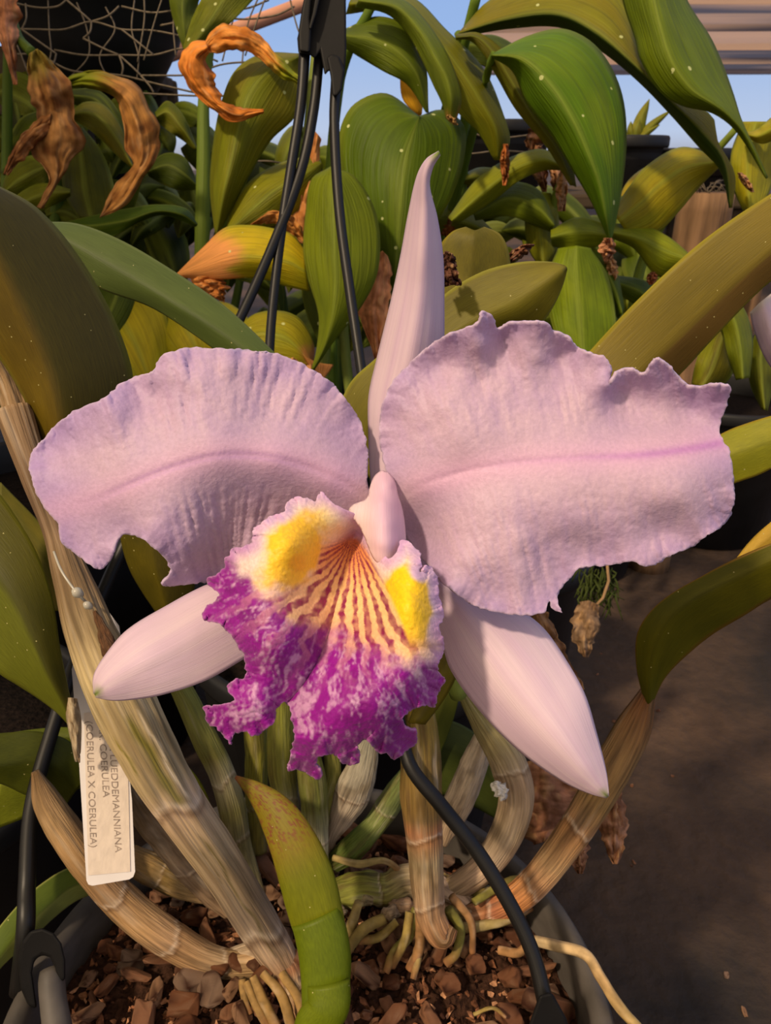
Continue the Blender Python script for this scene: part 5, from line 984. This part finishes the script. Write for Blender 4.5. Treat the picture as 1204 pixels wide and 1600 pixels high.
for (x, y, x2, y2, w_, d_, c1, c2) in ((950, 372, 946, 408, 10, .5, (206, 150, 110), (160, 104, 70)), (704, 330, 700, 378, 24, .66, (150, 84, 30), (110, 60, 20)), (732, 335, 725, 372, 14, .67, (150, 90, 40), (110, 66, 24)), (880, 262, 874, 330, 7, .6, (190, 140, 90), (140, 96, 54)), (790, 225, 788, 290, 6, .57, (190, 110, 50), (150, 84, 40)),
                                   (826, 382, 790, 412, 12, .34, (130, 84, 60), (90, 52, 36)), (952, 400, 958, 440, 8, .6, (206, 160, 110), (160, 112, 70)), (700, 180, 712, 195, 5, .55, (180, 140, 80), (130, 90, 50)), (1155, 270, 1175, 300, 6, .57, (200, 150, 100), (150, 100, 60)), (1020, 425, 1016, 445, 7, .6, (206, 130, 90), (170, 100, 60))):
    dry(pe, E((x-w_*.5, y, d_), ((x+x2)/2-w_, (y+y2)/2, d_), (x2-2, y2, d_)), E((x, y, d_-.01), ((x+x2)/2, (y+y2)/2, d_-.008), (x2, y2, d_)), E((x+w_*.5, y, d_), ((x+x2)/2+w_, (y+y2)/2, d_), (x2+2, y2, d_)), x % 17, dcol(c1, c2), cr=.006)

# --- deeper foliage: three further plants, each with its own leaves
def bush(label, x0, x1, y0, y1, d0, d1, n, seed, cols):
    r = random.Random(seed); p = bplant(label, (x0+x1)/2, 620, (d0+d1)/2)
    for k in range(n):
        x, y, d = r.uniform(x0, x1), r.uniform(y0, y1), r.uniform(d0, d1)
        a_ = r.uniform(.15, 1.1)*r.choice((-1, 1)); l_ = r.uniform(70, 170); w_ = r.uniform(18, 38)
        if y < 340 and x < 420: l_ *= .7
        dx, dy = sin(a_)*l_, cos(a_)*l_*.8
        a, b_, c_ = rib([(x-dx*.3, y-dy*.2, d+.02), (x, y-dy*.25, d), (x+dx*.5, y+dy*.2, d-.02), (x+dx*.8, y+dy*.8, d-.01)], w_, dl=.015, dr=.015, asym=r.uniform(-.2, .2))
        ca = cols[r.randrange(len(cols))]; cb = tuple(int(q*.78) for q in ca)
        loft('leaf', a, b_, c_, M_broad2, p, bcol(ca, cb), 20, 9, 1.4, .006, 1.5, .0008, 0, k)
    for k in range(5):
        x = x0+(x1-x0)*(k+.5)/5; d = (d0+d1)/2
        tube('stem', [(x, 820, d, 9), (x+r.uniform(-20, 20), 600, d, 8), (x+r.uniform(-30, 30), (y0+y1)/2, d, 6)], M_broad2, p, solid(C3(90, 112, 40), C3(70, 90, 30)), 16, 8)
    return p
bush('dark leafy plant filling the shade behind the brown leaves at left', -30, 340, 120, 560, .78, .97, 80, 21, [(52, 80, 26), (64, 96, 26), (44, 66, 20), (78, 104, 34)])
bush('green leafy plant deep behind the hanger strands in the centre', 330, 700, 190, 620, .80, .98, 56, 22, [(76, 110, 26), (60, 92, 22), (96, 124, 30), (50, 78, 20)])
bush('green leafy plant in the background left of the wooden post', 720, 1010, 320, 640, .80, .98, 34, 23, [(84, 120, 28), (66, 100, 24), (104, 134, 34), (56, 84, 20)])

# ------------------------------------------------------------------ bench, netting, posts and pots behind
bench = thing('plant_bench', 'dark weathered bench with black pots standing on it at upper left', 'bench', (-.62, 1.15, 0))
def box(name, x0, x1, y0, y1, z0, z1, mat, parent=None, bev=.004):
    V = [(x, y, z) for x in (x0, x1) for y in (y0, y1) for z in (z0, z1)]
    fs = [(0, 1, 3, 2), (4, 6, 7, 5), (0, 4, 5, 1), (2, 3, 7, 6), (0, 2, 6, 4), (1, 5, 7, 3)]
    o = make(name, V, fs, mat, parent, smooth=False); b_ = o.modifiers.new('bevel', 'BEVEL'); b_.width = bev; b_.segments = 2
    return o
M_dwood = vmat('dark_wood', rough=0.85, spec=0.15, nscale=(4, 40, 40), bump=0.8, bdist=0.004, color=S(74, 62, 48), vary=0.35)
BT = .64
for k in range(5): box('bench_slat', -1.15, -.34, 1.0+k*.085, 1.07+k*.085, BT-.02, BT, M_dwood, bench)
box('bench_rail', -1.15, -.34, .985, 1.0, BT-.07, BT-.002, M_dwood, bench); box('bench_rail', -1.15, -.34, 1.42, 1.435, BT-.07, BT-.002, M_dwood, bench)
for x in (-1.12, -.40):
    for y in (1.01, 1.39): box('bench_leg', x, x+.045, y, y+.04, 0, BT-.02, M_dwood, bench)
for k in range(5): box('bench_shelf', -1.15, -.34, 1.0+k*.085, 1.07+k*.085, .40, .42, M_dwood, bench)
for k, (x, y, rt, h, lb) in enumerate(((-.80, 1.13, .10, .19, 'black pot at the left end of the lower bench shelf'), (-.585, 1.13, .10, .19, 'black pot in the middle of the lower bench shelf'), (-.40, 1.20, .075, .17, 'black pot at the right end of the lower bench shelf'), (-.69, 1.31, .09, .19, 'black pot at the back of the lower bench shelf'))):
    nursery_pot(x, y, .42, rt, rt*.8, h, lb)
for (x, y, rt, h, lb) in ((-.86, 1.12, .10, .17, 'black pot at the left end of the dark bench'), (-.60, 1.11, .115, .20, 'large black pot in the middle of the dark bench'), (-.425, 1.22, .075, .115, 'small black pot at the right end of the dark bench'), (-.72, 1.32, .10, .19, 'black pot at the back of the dark bench')):
    nursery_pot(x, y, BT, rt, rt*.8, h, lb)
hp = P(140, -10, .86)
# second tier: pots hung above
up = thing('hanging_basket', 'black hanging pot high in the upper left corner above the bench', 'hanging pot', (hp.x, hp.y, hp.z-.10))
lathe('basket_bowl', [(.0005, 0), (.06, .0), (.092, .05), (.115, .11), (.122, .112), (.122, .122), (.112, .122), (.085, .05), (.0005, .01)], M_bpot, up, loc=(hp.x, hp.y, hp.z-.10), n=48)
for a_ in (0, 2.1, 4.2):
    c = np.linspace((hp.x+.118*cos(a_), hp.y+.118*sin(a_), hp.z+.018), (hp.x, hp.y, hp.z+.35), 8); tubew('hanging_wire', c, .0012, M_wire, up, solid(C3(100, 90, 74)), 6)
# wire netting
net = thing('wire_netting', 'sagging rusty wire netting stretched before the bench at upper left', 'wire netting', P(230, 120, .74))
def wire(pts, r_=1.6):
    q = [(x, y, d, r_) for x, y, d in pts]; tube('wire', q, M_wire, net, solid(C3(120, 104, 84), C3(84, 74, 60)), 6*len(q), 6)
wr = random.Random(9)
rows = [[(20, 4), (60, 12), (90, 10), (104, 0)], [(25, 45), (60, 46), (100, 46), (143, 34), (190, 46), (240, 48), (300, 60)], [(85, 78), (130, 86), (186, 86), (240, 86), (290, 76), (340, 96)], [(20, 85), (60, 86), (110, 110), (190, 118), (240, 130), (310, 146)], [(220, 118), (260, 118), (300, 116), (350, 100), (420, 96)], [(210, 145), (260, 148), (330, 150), (400, 148)], [(600, 190), (640, 196), (700, 190), (760, 215), (840, 210)], [(590, 215), (660, 220), (720, 240), (780, 236), (850, 240)], [(380, 254), (420, 252), (470, 262)], [(460, 10), (430, 24), (380, 30), (330, 26), (250, 40)], [(420, 0), (380, 14), (300, 12), (240, 20), (190, 10)]]
for rw in rows: wire([(x, y, .74) for x, y in rw])
for (ax, ay, bx, by) in ((40, 6, 34, 46), (34, 46, 88, 84), (104, 0, 143, 34), (143, 34, 130, 60), (130, 60, 186, 86), (186, 86, 220, 118), (190, 118, 186, 86), (190, 46, 240, 86), (143, 34, 186, 10), (220, 118, 240, 145), (88, 84, 70, 110)): wire([(ax, ay, .74), ((ax+bx)/2+4, (ay+by)/2+3, .738), (bx, by, .74)])
for k in range(10):
    x = 225+k*25+wr.uniform(-8, 8); x2 = x+wr.uniform(-38, 38); wire([(x, -20+wr.uniform(0, 15), .73), ((x+x2)/2+wr.uniform(-8, 8), 40+wr.uniform(-10, 10), .735), (x2, wr.uniform(85, 110), .74)], 1.3)
for k in range(5):
    x = 30+k*45; wire([(x, 8+wr.uniform(-8, 8), .745), (x+wr.uniform(-16, 16), 46, .74), (x+wr.uniform(-18, 18), 88, .74), (x+wr.uniform(-20, 20), 125, .745)], 1.2)
# pinkish timber pole in the sky gap
a_, b_ = P(180, 118, 1.6), P(560, -26, 1.6)
pole = tubew('timber_pole', np.linspace(a_, b_, 12), .014, M_pinkwood, None, solid(C3(200, 146, 118)), 14); tag(pole, 'pinkish brown timber pole slanting across the sky at upper left', 'pole')
# wooden post at right and thin post below it
def post(px, py, d, r_, top, label, mossy=True):
    v = P(px, py, d); o = thing('wooden_post', label, 'post', (v.x, v.y, 0)); zt = P(px, top, d).z
    n = 26; z = np.linspace(0, zt, n); c = np.stack([np.full(n, v.x), np.full(n, v.y), z], -1)
    tubew('post_body', c, r_, M_wood, o, solid(C3(150, 112, 82)), 18, 1, .05, 3)
    if mossy:
        rr = random.Random(4)
        for k in range(34):
            a_ = rr.uniform(0, 6.28); q = rr.uniform(0, r_); s_ = Vector((v.x+q*cos(a_), v.y+q*sin(a_), zt-.002))
            e_ = s_+Vector((rr.uniform(-.02, .02), rr.uniform(-.02, .02), rr.uniform(.002, .016))); m_ = (s_+e_)/2+Vector((0, 0, .006))
            tubew('dry_root', [s_, m_, e_], .0007, M_root, o, solid(C3(90, 80, 66)), 5)
    return o
post(1098, 340, .90, .031, 300, 'weathered round wooden post with rootlets on its top at right')
post(1150, 560, 1.25, .018, 430, 'slim grey wooden post behind the right petal tip', False)
# pots behind at right, on top of the far shelf
sh = thing('plant_bench', 'low dark bench carrying two black pots and a spiky plant behind the right plant', 'bench', (.36, 1.25, 0)); ST = P(1000, 300, 1.15).z
for k in range(4): box('bench_slat', .02, .56, 1.18+k*.085, 1.25+k*.085, ST-.02, ST, M_dwood, sh)
for x in (.05, .50):
    for y in (1.19, 1.45): box('bench_leg', x, x+.04, y, y+.04, 0, ST-.02, M_dwood, sh)
sp_ = P(985, 230, 1.15)
nursery_pot(sp_.x-.01, 1.26, ST, .055, .042, P(985, 222, 1.15).z-ST+.008, 'small black pot under the spiky plant at upper right')
q2 = P(1055, 245, 1.2); nursery_pot(q2.x+.03, 1.33, ST, .075, .06, P(1055, 232, 1.2).z-ST, 'black pot right of the spiky plant on the low bench')
q3 = P(780, 200, 1.15); nursery_pot(q3.x, 1.27, ST, .075, .06, P(780, 190, 1.15).z-ST, 'black pot behind the drooping leaf tips in the upper centre')
ag = thing('spiky_plant', 'small spiky green plant against the blue sky at upper right', 'plant', (sp_.x-.01, 1.26, P(985, 226, 1.15).z-.02))
for k, (tx, ty, w_) in enumerate(((1014, 155, 10), (1048, 172, 7), (985, 190, 8), (965, 205, 7), (1000, 185, 12), (1035, 215, 8), (960, 250, 12), (975, 268, 12), (1030, 195, 6))):
    a, b2, c = rib([(992, 226, 1.14), ((992+tx)/2-3, (226+ty)/2-2, 1.13), (tx, ty, 1.13)], w_, prof=[.7, 1, 1, .8, .5, .02], dl=.006, dr=.006)
    loft('leaf', a, b2, c, M_broad2, ag, bcol((120, 140, 60), (92, 116, 44)), 16, 7, 1.3, 0, 1, .001, 0, k)
# black pot on the ground at right and others behind
def gpot(px, pyb, rt, h, label, group='black nursery pots'):
    d = dz(pyb, 0.0); v = P(px, pyb, d); return nursery_pot(v.x, v.y+rt*.8, 0, rt, rt*.8, h, label, group)
gpot(1130, 862, .115, .215, 'black pot on the ground behind the tip of the right petal')
gpot(1290, 740, .13, .21, 'black pot at the right edge behind the yellow green leaf')
gpot(930, 915, .07, .15, 'low black pot on the ground under the right petal')
for (x, y, rt, h, lb) in ((-.275, .335, .105, .235, 'black pot left of the orchid pot in deep shade'), (-.02, .475, .12, .235, 'black pot directly behind the orchid pot and the lip'), (.115, .64, .075, .20, 'black pot behind the lower right sepal'),
                          (-.30, .62, .13, .27, 'black pot behind the tall leaning stem at left'), (-.04, .80, .13, .28, 'black pot far behind the column'), (-.58, .70, .12, .27, 'black pot at the far left edge behind the leaves')):
    nursery_pot(x, y, 0, rt, rt*.8, h, lb)
# moss and dead leaf hanging under the right petal
ms_ = pe
rm = random.Random(12)
for k in range(60):
    x, y = rm.uniform(905, 962), rm.uniform(880, 925); tube('moss_strand', [(x, y, .62, 1), (x+rm.uniform(-14, 14), y+rm.uniform(8, 22), .62+rm.uniform(-.01, .01), 1.6), (x+rm.uniform(-20, 20), y+rm.uniform(20, 50), .62, .6)], M_broad2, ms_, solid(C3(84, 96, 40), C3(60, 70, 30)), 6, 5)
tube('moss_stalk', [(880, 600, .69, 3), (930, 750, .65, 3), (948, 880, .61, 2.4), (950, 915, .61, 2.6), (938, 940, .61, 2.4), (922, 955, .61, 2)], M_root, ms_, solid(C3(150, 120, 86)), 14, 6)
dry(ms_, E((908, 940, .61), (898, 975, .61), (902, 1010, .61), (912, 1026, .61)), E((920, 938, .605), (914, 975, .603), (912, 1005, .605), (914, 1027, .609)), E((934, 945, .61), (930, 980, .61), (924, 1008, .61), (917, 1027, .61)), 14, dcol((150, 122, 92), (110, 82, 58)), cr=.004)
dry(orchid, E((700, 1058, .50), (700, 1080, .50), (706, 1112, .50)), E((710, 1056, .495), (712, 1085, .494), (709, 1112, .499)), E((720, 1062, .50), (722, 1085, .50), (712, 1114, .50)), 15, dcol((150, 112, 84), (100, 70, 50)), cr=.005)
# neighbouring flower at the right edge
nf = thing('orchid_flower', 'pale petal of a neighbouring orchid flower at the right edge', 'flower', P(1204, 520, .34))
loft('petal', [(1172, 488, .34), (1180, 520, .34), (1196, 560, .34), (1225, 600, .345)], [(1190, 470, .335), (1205, 520, .332), (1225, 560, .334), (1240, 600, .342)], [(1215, 450, .34), (1240, 500, .34), (1260, 560, .345), (1262, 600, .345)], M_sepal, nf, sep_col(), 26, 15, 1.6, .001, 3, .0009, .0003, 9)
# fallen bits on the ground at right
rg = random.Random(31)
for k in range(11):
    px, py = rg.uniform(930, 1210), rg.uniform(980, 1600); d = dz(py, .004); v = P(px, py, d); s_ = rg.uniform(.0012, .0032)
    o = bpy.data.objects.new('bark_chip', rg.choice(chips)); col.objects.link(o); o.location = (v.x, v.y, s_*.3); o.scale = (s_, s_*.8, s_*.6); o.rotation_euler = (0, 0, rg.uniform(0, 6))
    tag(o, 'tiny bark crumb lying on the dark ground right of the pot', 'bark chip', 'bark crumbs on the ground')
